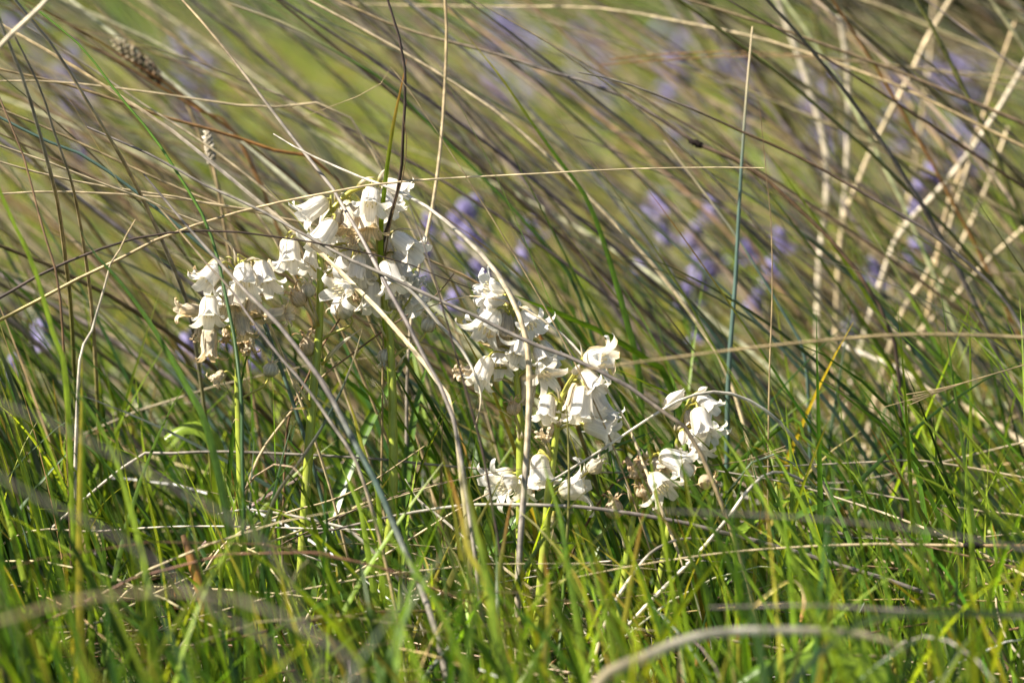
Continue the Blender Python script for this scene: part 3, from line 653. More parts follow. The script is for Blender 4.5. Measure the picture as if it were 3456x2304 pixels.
# lumps on two stems: a dark seed clump and a black gall
def lump(name, parent, P, frac, rad, length, col, seed):
    rs = np.random.default_rng(seed)
    i = int(frac * (len(P) - 1)); t = norm(P[min(i + 1, len(P) - 1)] - P[max(i - 1, 0)])
    verts, quads = [], []
    nu, nv = 9, 10
    s0 = norm(np.cross(t, (0, 1, 0))); s1 = np.cross(t, s0)
    for a in range(nu):
        f = a / (nu - 1); rr = rad * max(math.sin(math.pi * f), .05) ** .6
        for b in range(nv):
            g = 2 * math.pi * b / nv
            k = rr * (1 + .35 * rs.normal())
            verts.append(P[i] + t * (f - .5) * length + (s0 * math.cos(g) + s1 * math.sin(g)) * k)
    for a in range(nu - 1):
        for b in range(nv):
            quads.append((a * nv + b, a * nv + (b + 1) % nv, (a + 1) * nv + (b + 1) % nv, (a + 1) * nv + b))
    v = np.array(verts) - np.array(parent.location)
    o = link(name, make_mesh(name, v, quads, np.tile(col, (len(v), 1)), np.random.rand(len(v), 3)), M_CAPS, parent)
    return o
def frac_of(P, fx, fy):
    best, bi = 1e9, 0
    for i, p in enumerate(P):
        d = Vector(p) - CAM
        dep = d.dot(FWD); x = 1176 + d.dot(RIGHT) / dep / HALF_W * 1176; y = 784 - d.dot(UP) / dep / HALF_W * 1176
        e = (x - fx) ** 2 + (y - fy) ** 2
        if e < best: best, bi = e, i
    return bi / (len(P) - 1)
o, P = PATHS['straw and green stem with a black lump lying low in the right grass']
tag(lump('gall', o, P, frac_of(P, 2250, 1255), .0022, .013, (.006, .005, .006), 3), 'black lump on the stem')
o, P = PATHS['brown mauve stem carrying a dark seed clump on its way down right']
tag(lump('seed_clump', o, P, frac_of(P, 1605, 338), .0020, .010, (.02, .012, .01), 4), 'small dark seed clump')
# bristles of the two frayed tips
for key in ('dark stem with a frayed bristly tip poking in at the right edge', 'brown stem with a bristly tip behind the shortest flower head'):
    o, P = PATHS[key]
    for k in range(4):
        t = norm(P[0] - P[2]); e = P[2] + t * .016 + np.array((0, 0, (k - 1.5) * .0022)) + t * random.uniform(-.003, .004)
        line = resample([e, (e + P[3]) / 2 + np.array((0, 0, -.0004 * (k - 1.5))), P[3]], 6)
        v, q, c, st = sweep((line - np.array(o.location))[None], np.full((1, 6), .0006), ROUND5, True, np.array([[0, 1., 0]]), np.zeros((1, 6)), np.tile(K['tan'], (1, 6, 1)))
        link('bristle', make_mesh('bristle', v, q, c, st), M_DRY, o)

# ------------------------------------------------------------------ flowers
PROFILES = {   # (z along the axis, r from it), half width across; unit = flower length
 'fresh': ([(0, .05), (.03, .13), (.12, .205), (.34, .25), (.62, .262), (.82, .285), (.94, .34), (1.02, .425), (1.045, .51), (1.015, .575), (.965, .59)],
           [.06, .12, .165, .195, .20, .19, .165, .135, .105, .075, .02]),
 'open': ([(0, .05), (.03, .12), (.12, .19), (.3, .24), (.5, .27), (.66, .33), (.77, .43), (.84, .56), (.83, .68), (.76, .76), (.68, .77)],
          [.06, .11, .15, .18, .185, .18, .155, .125, .10, .07, .02]),
 'old': ([(0, .05), (.03, .12), (.12, .18), (.32, .215), (.6, .20), (.78, .19), (.9, .22), (.99, .30), (1.03, .38), (1.0, .45), (.93, .46)],
         [.06, .11, .15, .175, .17, .15, .12, .095, .07, .05, .015]),
 'bud': ([(0, .05), (.04, .12), (.15, .2), (.35, .245), (.55, .235), (.72, .185), (.85, .12), (.95, .06), (1.0, .03), (1.02, .02), (1.04, .015)],
         [.06, .11, .15, .18, .175, .14, .10, .065, .04, .025, .01]),
 'pod': ([(0, .06), (.05, .15), (.16, .25), (.34, .29), (.5, .25), (.6, .16), (.70, .12), (.80, .17), (.88, .27), (.90, .36), (.85, .41)],
         [.06, .12, .16, .17, .14, .09, .06, .05, .045, .035, .01]),
 'wilt': ([(0, .06), (.05, .14), (.18, .21), (.36, .21), (.52, .16), (.66, .20), (.76, .27), (.86, .24), (.93, .33), (.90, .42), (.82, .40)],
          [.06, .11, .14, .15, .12, .11, .10, .08, .07, .05, .015]),
}
TINTS = {  # base, middle, tip
 'white': ((.84, .80, .50), (.885, .88, .87), (.90, .895, .89)),
 'cream': ((.74, .68, .40), (.82, .74, .58), (.74, .58, .38)),
 'tan': ((.66, .56, .34), (.74, .62, .44), (.50, .30, .14)),
 'pale': ((.66, .66, .48), (.78, .75, .64), (.76, .62, .44)),
 'blue': ((.29, .26, .46), (.31, .28, .55), (.35, .32, .60)),
}
_petals = {}
def petal_mesh(shape, tint, whorl, var, nu=15, nv=7):
    key = (shape, tint, whorl, var, nu)
    if key in _petals: return _petals[key]
    rs = np.random.default_rng(hash((len(shape), shape[0], tint[0], whorl, var)) % 9999 if False else (sum(map(ord, shape + tint)) * 7 + whorl * 31 + var * 101))
    ctrl, hw = PROFILES[shape]
    ctrl = np.array([(z, r, 0) for z, r in ctrl]); hw = np.array(hw)
    curl = 1 + rs.uniform(-.18, .18)
    cz, cr = ctrl[:, 0].copy(), ctrl[:, 1].copy()
    fl = np.clip((np.linspace(0, 1, len(cz)) - .6) / .4, 0, 1)
    cr = cr * (1 + fl * (curl - 1)); cz = cz + fl ** 2 * rs.uniform(-.05, .06)
    line = resample(np.stack([cz, cr, np.zeros_like(cz)], axis=1), nu)
    uu = np.linspace(0, 1, nu)
    arc = np.concatenate([[0], np.cumsum(np.linalg.norm(np.diff(ctrl, axis=0), axis=1))]); arc /= arc[-1]
    w = np.interp(uu, arc, hw) * 1.2
    rough = {'fresh': .003, 'open': .004, 'old': .016, 'bud': .005, 'pod': .02, 'wilt': .04}[shape]
    twist = rs.uniform(-.35, .35) * (2.2 if shape in ('wilt', 'pod', 'old') else .7)
    V, Cc, st = [], [], []
    b, m, t = [np.array(c) for c in TINTS[tint]]
    for i in range(nu):
        z, r, _ = line[i]; u = uu[i]
        r = r * 1.14 + (.018 if whorl == 0 else 0.0)
        for j in range(nv):
            v = -1 + 2 * j / (nv - 1)
            s = w[i] * v
            a = s / max(r * 1.05, .16) + twist * max(0, u - .62) * .8
            ridge = -.014 * math.cos(v * math.pi * 1.2) * (1 - abs(u - .5)) + rs.normal() * rough
            edge = .012 * (abs(v) ** 3) * math.sin(u * 17 + var * 2 + v) * min(1, u * 1.5)
            rr = r + ridge + edge
            V.append((rr * math.cos(a), rr * math.sin(a), z + rs.normal() * rough * .6 - .03 * v * v * max(0, u - .7)))
            f = min(1, u / .24)
            c = b * (1 - f) + m * f
            g = max(0, (u - .72) / .28)
            c = c * (1 - g) + t * g
            if tint == 'white': c = c * (1 - .06 * (1 - abs(v)) * (u < .75))
            Cc.append(c)
            st.append((s * .018, u * .018, var * 7.3 + whorl))
    q = [(i * nv + j, i * nv + j + 1, (i + 1) * nv + j + 1, (i + 1) * nv + j) for i in range(nu - 1) for j in range(nv - 1)]
    me = make_mesh('petal', V, q, Cc, st)
    me.materials.append(M_PETAL if tint in ('white', 'blue') else M_WILT)
    _petals[key] = me
    return me
_cores = {}
def core_mesh(shape, tint):
    """receptacle, ovary, style and six stamens"""
    key = (shape, tint)
    if key in _cores: return _cores[key]
    V, Q, C = [], [], []
    def lathe(prof, cols, n=8, ox=0, oy=0, tilt=None):
        s = len(V)
        for (z, r), c in zip(prof, cols):
            for k in range(n):
                a = 2 * math.pi * k / n
                p = [ox + r * math.cos(a), oy + r * math.sin(a), z]
                if tilt is not None:
                    p[0] += tilt[0] * z; p[1] += tilt[1] * z
                V.append(p); C.append(c)
        for i in range(len(prof) - 1):
            for k in range(n):
                Q.append((s + i * n + k, s + i * n + (k + 1) % n, s + (i + 1) * n + (k + 1) % n, s + (i + 1) * n + k))
    gy = (.45, .42, .10)
    if tint == 'blue': gy = (.28, .25, .45)
    pod = shape in ('pod', 'wilt')
    body = (.56, .53, .34) if pod else (.62, .62, .36)
    R = .24 if shape == 'pod' else (.15 if shape == 'wilt' else .12)
    lathe([(-.05, .035), (-.01, .06), (.02, .085), (.08, R * .6), (.2, R), (.34, R * .9), (.45, R * .35), (.5, .03), (.78, .02), (.8, .001)],
          [gy, gy, gy, body, body, body, body, (.6, .55, .4), (.7, .6, .45), (.7, .6, .45)], 10)
    if shape in ('fresh', 'open', 'old'):
        for k in range(6):
            a = math.pi / 3 * k + .3
            x, y = .13 * math.cos(a), .13 * math.sin(a)
            lathe([(.1, .012), (.62, .012), (.64, .03), (.74, .03), (.76, .004)], [(.8, .78, .7)] * 2 + [(.78, .70, .45)] * 3, 5, x, y, (.06 * math.cos(a), .06 * math.sin(a)))
    me = make_mesh('flower', V, Q, C, np.array(V) * .018)
    me.materials.append(M_STEM)
    _cores[key] = me
    return me

STATES = {'f': ('fresh', 'white'), 'o': ('open', 'white'), 'c': ('old', 'cream'), 'w': ('fresh', 'cream'), 'b': ('bud', 'white'), 'B': ('bud', 'cream'),
          'p': ('pod', 'pale'), 't': ('pod', 'tan'), 'x': ('wilt', 'cream'), 'X': ('wilt', 'tan'), 'q': ('wilt', 'white')}
LABELS = {'c': 'cream fading flower', 'w': 'cream flower', 'b': 'white bud', 'B': 'cream bud', 'p': 'pale withered seed capsule', 't': 'tan withered seed capsule',
          'x': 'crumpled cream flower', 'X': 'crumpled brown flower', 'q': 'crumpled white flower'}
def tube_part(name, parent, line, r0, r1, c0, c1, mat, k=14, prof=ROUND):
    P = resample(line, k)
    W = np.linspace(r0, r1, k) * 2
    C = np.array(c0)[None, :] * (1 - np.linspace(0, 1, k)[:, None]) + np.array(c1)[None, :] * np.linspace(0, 1, k)[:, None]
    v, q, c, st = sweep((P - np.array(parent.location))[None], W[None], prof, True, norm(np.array([[.2, 1, .3]])), np.zeros((1, k)), C[None])
    return link(name, make_mesh(name, v, q, c, st), mat, parent)

def white_bluebell(label, depth, stem_pts, stem_r, flowers, bracts=(), leaves=(), group='white bluebells in the grass'):
    """stem_pts: (crop, x, y) from the top down; flowers: (crop, base xy, mouth xy, depth offset, tilt sign, state, length mm)"""
    line = [np.array(at(c, x, y, depth)) for c, x, y in stem_pts]
    e = line[-1]
    t = norm(line[-1] - line[-2])
    foot = e + t * (e[2] + .005) / max(-t[2], .3); foot[2] = -.005
    line.append(foot)
    S = resample(line, 60)
    root = link('white_bluebell', None)
    root.location = Vector((foot[0], foot[1], 0)); root.empty_display_size = .02
    tag(root, label, 'flower', group)
    k = 44
    P = resample(line, k)
    rr = np.interp(np.linspace(0, 1, k), [0, .12, .45, 1], [stem_r * .42, stem_r * .62, stem_r * .95, stem_r * 1.1])
    c = kcol('yellow>stem>stem>stem>green', k); rr = rr * 1.18
    v, q, cc, st = sweep((P - np.array(root.location))[None], rr[None] * 2, ROUND, True, norm(np.array([[.2, 1, .3]])), np.zeros((1, k)), c[None])
    link('stem', make_mesh('stem', v, q, cc, st), M_STEM, root)
    rs = random.Random(len(flowers) * 13 + int(depth * 1000))
    more = []
    for fl in flowers:                        # the bells on the far side of the stem that fill the clusters out
        if fl[5] in 'fow' and rs.random() < .55:
            k_ = .0045 / .000162 / CROPS[fl[0]][2]
            jx, jy = rs.uniform(-k_, k_), rs.uniform(-.8 * k_, .6 * k_)
            tx_, ty_ = rs.uniform(-.6 * k_, .6 * k_), rs.uniform(-.3 * k_, .3 * k_)
            more.append((fl[0], (fl[1][0] + jx, fl[1][1] + jy), (fl[2][0] + jx + tx_, fl[2][1] + jy + ty_), fl[3] + rs.uniform(.014, .024), -.4, rs.choice('fffw'), 18))
    for crop, b, m, off, tilt, state, lmm in list(flowers) + more:
        shape, tint = STATES[state]
        if state in 'fow': off, depth_f = off, depth + off
        depth_f = depth + off
        B = at(crop, b[0], b[1], depth_f); Mo = at(crop, m[0], m[1], depth_f)
        ax = Mo - B
        l2 = ax.length; Ln = lmm * .00117
        if l2 < Ln:
            ax = ax + (-FWD) * tilt * math.sqrt(Ln * Ln - l2 * l2)
        Ln = ax.length; ax.normalize()
        fo = link('flower', core_mesh(shape, tint), None, root)
        if state in LABELS: fo['label'] = LABELS[state]
        rot = Vector((0, 0, 1)).rotation_difference(ax) @ Quaternion((0, 0, 1), random.uniform(0, 6.28))
        fo.location = B - root.location
        fo.rotation_mode = 'QUATERNION'; fo.rotation_quaternion = rot
        sx = random.uniform(.94, 1.06)
        fo.scale = (Ln * sx, Ln * random.uniform(.94, 1.06), Ln)
        for j in range(6):
            po = link('petal', petal_mesh(shape, tint, j % 2, random.randrange(4)), None, fo)
            po.rotation_euler = (random.uniform(-.03, .03), random.uniform(-.05, .05) if shape != 'wilt' else random.uniform(-.2, .2), math.pi / 3 * j + random.uniform(-.06, .06))
        # the stalk of the flower, from the stem
        up = np.array((0, 0, 1.0)); Bn = np.array(B); axn = np.array(ax)
        aim = Bn - up * .004 if axn[2] < .3 else Bn - up * .016
        i = int(np.argmin(np.linalg.norm(S - aim, axis=1)))
        p0 = S[i]; d = max(np.linalg.norm(Bn - p0), .004)
        outd = norm(Bn - p0)
        p1 = p0 + (outd * .6 + up * .5) * d * .4
        p2 = Bn - axn * d * .4
        bez = [p0 * (1 - t) ** 3 + 3 * p1 * t * (1 - t) ** 2 + 3 * p2 * t * t * (1 - t) + Bn * t ** 3 for t in np.linspace(0, 1, 6)]
        tube_part('pedicel', root, bez, .0008, .00065, (.32, .33, .05), (.46, .42, .10) if state not in 'tX' else (.5, .42, .22), M_STEM, 10, ROUND5)
    for crop, b, tp, off, wmm in bracts:
        b3 = np.array(at(crop, b[0], b[1], depth + off)); t3 = np.array(at(crop, tp[0], tp[1], depth + off - .003))
        mid = (b3 + t3) / 2 + np.array((0, -.001, .002))
        P = resample([b3, mid, t3], 10)
        s = np.linspace(0, 1, 10)
        W = wmm * .001 * np.maximum(np.minimum(1, .5 + s * 2) * (1 - s ** 1.7), .05)
        C = kcol('yellow>cream>white', 10)
        v, q, cc, st = sweep((P - np.array(root.location))[None], W[None], FLAT * np.array([1, 2.4]), False, norm(np.array([[.1, 1, .4]])), np.linspace(.2, 1.2, 10)[None], C[None])
        link('bract', make_mesh('bract', v, q, cc, st), M_WILT, root)
    for (dx, dy, az, ln, th0, th1, wmm, colr) in leaves:
        n1 = np.array([1.0])
        P = lean_paths(1, n1 * 0 + foot[0] + dx, n1 * 0 + foot[1] + dy, n1 * ln, n1 * math.radians(th0), n1 * math.radians(th1), n1 * 1.2, n1 * az, 18)
        P[..., 2] = np.maximum(P[..., 2], -.003)
        W = blade_width(n1 * wmm * .001, 18, 1, 2.6)
        v, q, cc, st = sweep(P - np.array(root.location), W, FLAT * np.array([1, 2.0]), False, norm(np.array([[.3 * math.sin(az), -.3 * math.cos(az), 1.0]])), np.zeros((1, 18)), kcol(colr, 18)[None])
        link('leaf', make_mesh('leaf', v, q, cc, st), M_LEAF, root)
    return root

f_ = 18.0
white_bluebell('white bluebell with drooping cream and white bells, leftmost of the white flowers', 2.02,
 [('F', 548, 618), ('F', 540, 690), ('Z2', 870, 1000), ('Z2', 930, 1400), ('F', 546, 900), ('F', 549, 1000), ('F', 552, 1100), ('F', 548, 1250)], .0020, [
 ('Z2', (715, 290), (500, 560), -.012, .5, 'f', 18), ('Z2', (1030, 290), (1060, 650), -.014, .6, 'f', 20), ('Z2', (1240, 250), (1370, 600), -.004, .4, 'f', 20),
 ('Z2', (1150, 240), (1330, 400), .010, -.5, 'w', 14), ('Z2', (470, 890), (150, 890), -.004, .3, 'c', 18), ('Z2', (575, 710), (590, 1040), -.016, .5, 'f', 18),
 ('Z2', (575, 1120), (580, 1530), -.010, .3, 'c', 18), ('Z2', (870, 620), (890, 920), -.008, .5, 'w', 18), ('Z2', (960, 900), (1050, 1260), -.008, .3, 'c', 18),
 ('Z2', (1190, 700), (1150, 980), -.002, .4, 'w', 17), ('Z2', (1290, 985), (1640, 930), -.006, .3, 'c', 19), ('Z2', (1090, 1240), (1110, 1480), .002, .3, 'x', 13),
 ('Z2', (800, 1120), (790, 1310), .008, .4, 'X', 11), ('Z2', (1010, 1250), (1040, 1420), .004, .5, 'X', 10), ('Z2', (740, 560), (760, 880), .008, .4, 'f', 17),
 ('A1', (705, 1510), (735, 1375), -.006, .2, 'p', 15), ('Z2', (440, 1130), (420, 1300), -.002, .3, 'x', 11), ('F', (515, 855), (486, 882), .0, .2, 'x', 9)],
 [('Z2', (930, 300), (888, 60), -.004, 3.0), ('Z2', (1010, 290), (1230, 215), -.002, 2.6), ('Z2', (860, 320), (810, 260), -.004, 2.0), ('F', (548, 966), (534, 972), -.003, 1.6)],
 [(-.01, .02, 2.6, .20, 75, 20, 9, 'green>green'), (.02, .01, .3, .16, 70, 0, 8, 'green>lime')])

white_bluebell('tallest white bluebell, its crowded head bent to the right under a straw stem', 2.03,
 [('Z1', 1230, 262), ('Z1', 1110, 275), ('Z1', 980, 305), ('Z1', 850, 385), ('Z1', 735, 500), ('Z1', 640, 640), ('Z1', 555, 780), ('Z1', 515, 1000), ('Z1', 510, 1300), ('Z3', 468, 120), ('Z3', 462, 500), ('Z3', 450, 800), ('Z3', 420, 1150), ('Z3', 380, 1500), ('F', 705, 1100), ('F', 696, 1230), ('F', 690, 1350)], .0023, [
 ('Z1', (605, 445), (270, 680), -.006, .3, 'f', 18), ('Z1', (690, 720), (480, 1060), -.016, .5, 'f', 19), ('Z1', (1190, 300), (1190, 590), -.014, .6, 'f', 18),
 ('Z1', (1290, 330), (1470, 620), .006, .4, 'f', 18), ('Z1', (1180, 520), (1160, 900), -.006, .4, 'w', 19), ('Z1', (960, 500), (900, 880), .0, .4, 'w', 18),
 ('Z1', (1360, 220), (1670, 340), .008, .2, 'f', 17), ('Z1', (125, 975), (125, 1330), -.006, .5, 'f', 18), ('Z1', (440, 1040), (380, 1390), .006, .4, 'f', 18),
 ('Z1', (960, 1110), (950, 960), -.008, .5, 'x', 12), ('Z1', (870, 1080), (800, 1430), .004, .4, 'f', 18), ('Z1', (1040, 1180), (980, 1540), -.004, .4, 'f', 18),
 ('Z1', (1040, 500), (1090, 800), .010, .4, 'f', 17), ('Z1', (740, 560), (640, 960), .008, .3, 'f', 18), ('Z1', (860, 560), (880, 800), .004, .3, 'w', 15),
 ('A1', (1255, 925), (1110, 950), -.012, .7, 'o', 17), ('A1', (1240, 1110), (1130, 1000), -.012, .3, 'p', 17), ('A1', (930, 1035), (835, 915), -.006, .3, 't', 16),
 ('A1', (965, 985), (950, 850), -.004, .3, 'p', 14), ('A1', (975, 1370), (945, 1190), .004, .3, 't', 17), ('A1', (1250, 960), (1280, 1010), .004, .3, 'X', 9)],
 [('Z1', (720, 480), (690, 280), -.003, 2.6), ('Z1', (740, 470), (830, 360), -.004, 2.0), ('Z1', (1000, 290), (1230, 150), -.004, 3.2), ('Z1', (1290, 220), (1380, 40), -.002, 3.6),
  ('Z1', (420, 910), (335, 770), -.004, 1.6), ('Z3', (450, 720), (310, 300), -.004, 3.0), ('Z3', (400, 740), (345, 580), -.004, 2.2), ('Z3', (480, 1180), (970, 740), -.002, 3.2), ('Z8', (460, 385), (200, 10), -.004, 3.8), ('Z8', (420, 400), (150, 480), -.005, 3.0), ('Z1', (460, 1400), (220, 1240), -.003, 2.0)],
 [(.0, .03, 1.0, .22, 78, 30, 9, 'green>green'), (-.02, .02, 3.6, .18, 70, 5, 9, 'green>lime')])

white_bluebell('tall white bluebell standing right of the tallest, bells hanging to its right', 2.035,
 [('Z1', 1330, 870), ('Z1', 1280, 930), ('Z1', 1275, 1080), ('Z1', 1310, 1300), ('Z3', 1200, 150), ('Z3', 1240, 480), ('Z3', 1300, 800), ('Z3', 1320, 1100), ('Z8', 1330, 100), ('Z8', 1335, 500), ('Z8', 1340, 1000), ('Z8', 1320, 1500), ('F', 872, 1420)], .0023, [
 ('Z1', (1480, 920), (1790, 1150), -.012, .5, 'f', 20), ('Z1', (1500, 1150), (1710, 1320), .004, .3, 'f', 17), ('A1', (1470, 745), (1540, 930), -.014, .5, 'f', 19),
 ('A1', (1560, 750), (1620, 890), .0, .4, 'f', 17), ('A1', (1650, 960), (1690, 845), -.004, .5, 'q', 14), ('A1', (1600, 930), (1690, 1060), .006, .3, 'f', 17),
 ('A1', (1385, 880), (1380, 1075), -.004, .3, 'f', 19), ('Z1', (1300, 960), (1400, 850), -.004, .4, 'B', 9), ('A1', (1740, 1215), (1785, 1075), .0, .3, 'p', 15),
 ('A1', (1330, 690), (1320, 880), .004, .3, 'f', 17), ('Z1', (1380, 960), (1420, 1180), .008, .3, 'w', 15), ('A1', (1475, 1330), (1460, 1470), .004, .2, 'p', 13), ('A1', (1510, 1060), (1590, 960), .002, .3, 'p', 12)],
 [('Z1', (1400, 900), (1790, 855), -.002, 1.8), ('Z3', (1270, 890), (1100, 620), -.003, 2.4), ('Z8', (1280, 420), (1200, 150), -.003, 2.4), ('A1', (1540, 1470), (1640, 1340), -.003, 2.0), ('Z3', (1330, 720), (1350, 560), -.003, 2.2)],
 [(.03, .01, .2, .2, 74, 15, 9, 'green>green'), (.01, .03, 1.4, .2, 80, 30, 8, 'green>green')])

white_bluebell('white bluebell with wide flared bells, in the middle behind a pale arching stem', 2.03,
 [('Z4', 850, 420), ('Z4', 870, 560), ('Z4', 890, 800), ('Z4', 910, 1100), ('A2', 500, 600), ('A2', 515, 780), ('A2', 530, 1000), ('A2', 532, 1290), ('F', 1195, 1200), ('F', 1192, 1350)], .0021, [
 ('Z4', (785, 410), (450, 320), -.008, .4, 'o', 18), ('Z4', (800, 500), (500, 570), -.006, .4, 'f', 16), ('Z4', (690, 650), (460, 1040), -.010, .4, 'o', 21),
 ('Z4', (800, 690), (790, 1080), .002, .4, 'w', 19), ('Z4', (1030, 670), (1220, 960), -.004, .4, 'o', 19), ('Z4', (1000, 1010), (950, 1310), -.008, .5, 'f', 17),
 ('A2', (345, 620), (285, 770), -.010, .5, 'f', 18), ('A2', (410, 570), (415, 700), .002, .5, 'f', 17), ('A2', (630, 555), (680, 655), -.004, .4, 'f', 16),
 ('A2', (640, 690), (715, 745), -.008, .7, 'o', 16), ('A2', (255, 700), (150, 710), -.004, .6, 'x', 13), ('A2', (505, 955), (475, 850), -.006, .3, 't', 14),
 ('A2', (580, 700), (565, 900), .004, .2, 'c', 16), ('Z4', (990, 620), (990, 530), -.004, .2, 'b', 6), ('A2', (510, 1335), (375, 1400), -.010, .6, 'o', 18),
 ('A2', (560, 1310), (545, 1440), -.002, .4, 'f', 16), ('Z4', (720, 600), (560, 700), .004, .3, 'w', 15)],
 [('A2', (530, 1110), (500, 1035), -.004, 2.4), ('A2', (545, 1100), (540, 1040), -.004, 2.6), ('A2', (520, 1010), (345, 905), -.004, 1.6), ('A2', (480, 770), (360, 760), -.004, 2.4)],
 [(.02, .02, .8, .2, 72, 15, 9, 'green>green'), (-.02, .02, 2.4, .18, 72, 12, 8, 'green>lime')])

white_bluebell('white bluebell whose bent yellow-green top carries one bell facing right', 2.0,
 [('A2', 900, 655), ('A2', 880, 690), ('A2', 835, 750), ('A2', 800, 810), ('A2', 770, 880), ('A2', 745, 1050), ('A2', 725, 1220), ('A2', 700, 1400), ('A4', 1260, 470), ('A4', 1230, 800), ('A4', 1200, 1150), ('A4', 1170, 1400)], .0021, [
 ('A2', (905, 625), (1075, 640), -.004, .4, 'o', 19), ('A2', (890, 705), (990, 820), -.002, .4, 'f', 18), ('A2', (905, 790), (890, 985), -.010, .4, 'f', 19),
 ('A2', (905, 790), (975, 960), .002, .3, 'f', 18), ('A2', (910, 1010), (1065, 1060), -.006, .2, 'f', 17), ('A2', (700, 840), (672, 980), -.002, .4, 'f', 16),
 ('A2', (690, 1110), (650, 1060), -.004, .5, 'x', 13), ('A2', (735, 880), (740, 970), .006, .4, 'f', 14), ('A2', (640, 1190), (662, 1360), .002, .3, 'f', 17),
 ('A2', (935, 1290), (1030, 1200), -.002, .2, 'p', 15), ('Z7', (1000, 560), (1400, 470), -.004, .3, 'o', 18), ('A2', (845, 720), (880, 665), -.004, .3, 'b', 8), ('A2', (720, 1010), (715, 1080), .002, .3, 'B', 10)],
 [('A2', (900, 640), (880, 525), -.003, 1.8), ('A2', (750, 1030), (800, 975), -.005, 3.0), ('A2', (715, 1225), (640, 1060), -.003, 2.4), ('Z7', (940, 780), (900, 1200), -.004, 3.0), ('A2', (770, 880), (735, 790), -.004, 2.6)],
 [(.02, .03, 1.1, .18, 75, 15, 9, 'green>green')])

white_bluebell('shortest white bluebell, two wide bells beside brown withered capsules', 1.995,
 [('Z6', 600, 910), ('Z6', 520, 930), ('Z6', 460, 990), ('Z6', 400, 1090), ('Z6', 340, 1250), ('A4', 1850, 340), ('A4', 1825, 480), ('A4', 1790, 720), ('A4', 1760, 950), ('A4', 1735, 1150), ('A4', 1700, 1370)], .0019, [
 ('Z6', (625, 915), (930, 1040), -.006, .5, 'f', 19), ('Z6', (530, 960), (650, 1150), .004, .4, 'w', 17), ('Z6', (515, 1150), (720, 1400), -.010, .5, 'o', 20),
 ('Z6', (330, 1190), (290, 960), -.004, .4, 'X', 14), ('Z6', (390, 1200), (370, 980), .0, .4, 'x', 13), ('Z6', (425, 1420), (375, 1230), -.004, .2, 't', 15),
 ('Z7', (1650, 870), (1635, 540), .0, .2, 't', 17), ('Z6', (1075, 1265), (1320, 1190), .006, .2, 't', 15), ('Z6', (470, 1180), (560, 1380), .004, .3, 'w', 15)],
 [('Z6', (450, 980), (370, 830), -.003, 2.0), ('Z6', (470, 960), (460, 870), -.003, 3.0), ('Z6', (600, 890), (505, 770), -.003, 2.4), ('Z6', (280, 1480), (195, 1255), -.004, 2.6), ('Z7', (1785, 1270), (1690, 1000), -.003, 2.0)],
 [(.02, .02, .6, .17, 70, 5, 10, 'green>lime'), (-.03, .0, 3.0, .15, 65, -5, 10, 'green>green')])

white_bluebell('white bluebell with one upright bud, rightmost of the white flowers', 2.035,
 [('Z6', 1040, 320), ('Z6', 985, 320), ('Z6', 930, 380), ('Z6', 880, 500), ('Z6', 840, 640), ('Z6', 820, 760), ('Z6', 815, 920), ('F', 1560, 1080), ('F', 1543, 1174), ('F', 1515, 1335), ('F', 1490, 1450)], .0018, [
 ('Z6', (690, 375), (890, 170), -.004, .3, 'b', 16), ('Z6', (1060, 370), (1150, 700), -.010, .4, 'f', 20), ('Z6', (1060, 215), (1250, 400), .002, .3, 'f', 18),
 ('Z6', (1130, 560), (1300, 730), -.004, .4, 'o', 17), ('Z6', (1010, 620), (1090, 930), -.006, .4, 'f', 19), ('Z6', (890, 640), (880, 800), -.004, .3, 'b', 11),
 ('Z6', (940, 400), (1000, 600), .002, .4, 'w', 14), ('Z6', (840, 850), (890, 920), .0, .4, 'q', 9), ('Z6', (1070, 180), (1170, 130), -.002, .2, 'b', 8), ('Z6', (1000, 460), (1010, 700), .006, .3, 'w', 15)],
 [('Z6', (800, 650), (780, 560), -.003, 2.4), ('Z6', (820, 640), (900, 610), -.004, 2.0), ('Z6', (830, 900), (780, 760), -.004, 3.0), ('Z6', (1000, 300), (1130, 150), -.003, 3.0)],
 [(.02, .02, .4, .17, 70, 0, 10, 'green>green')])

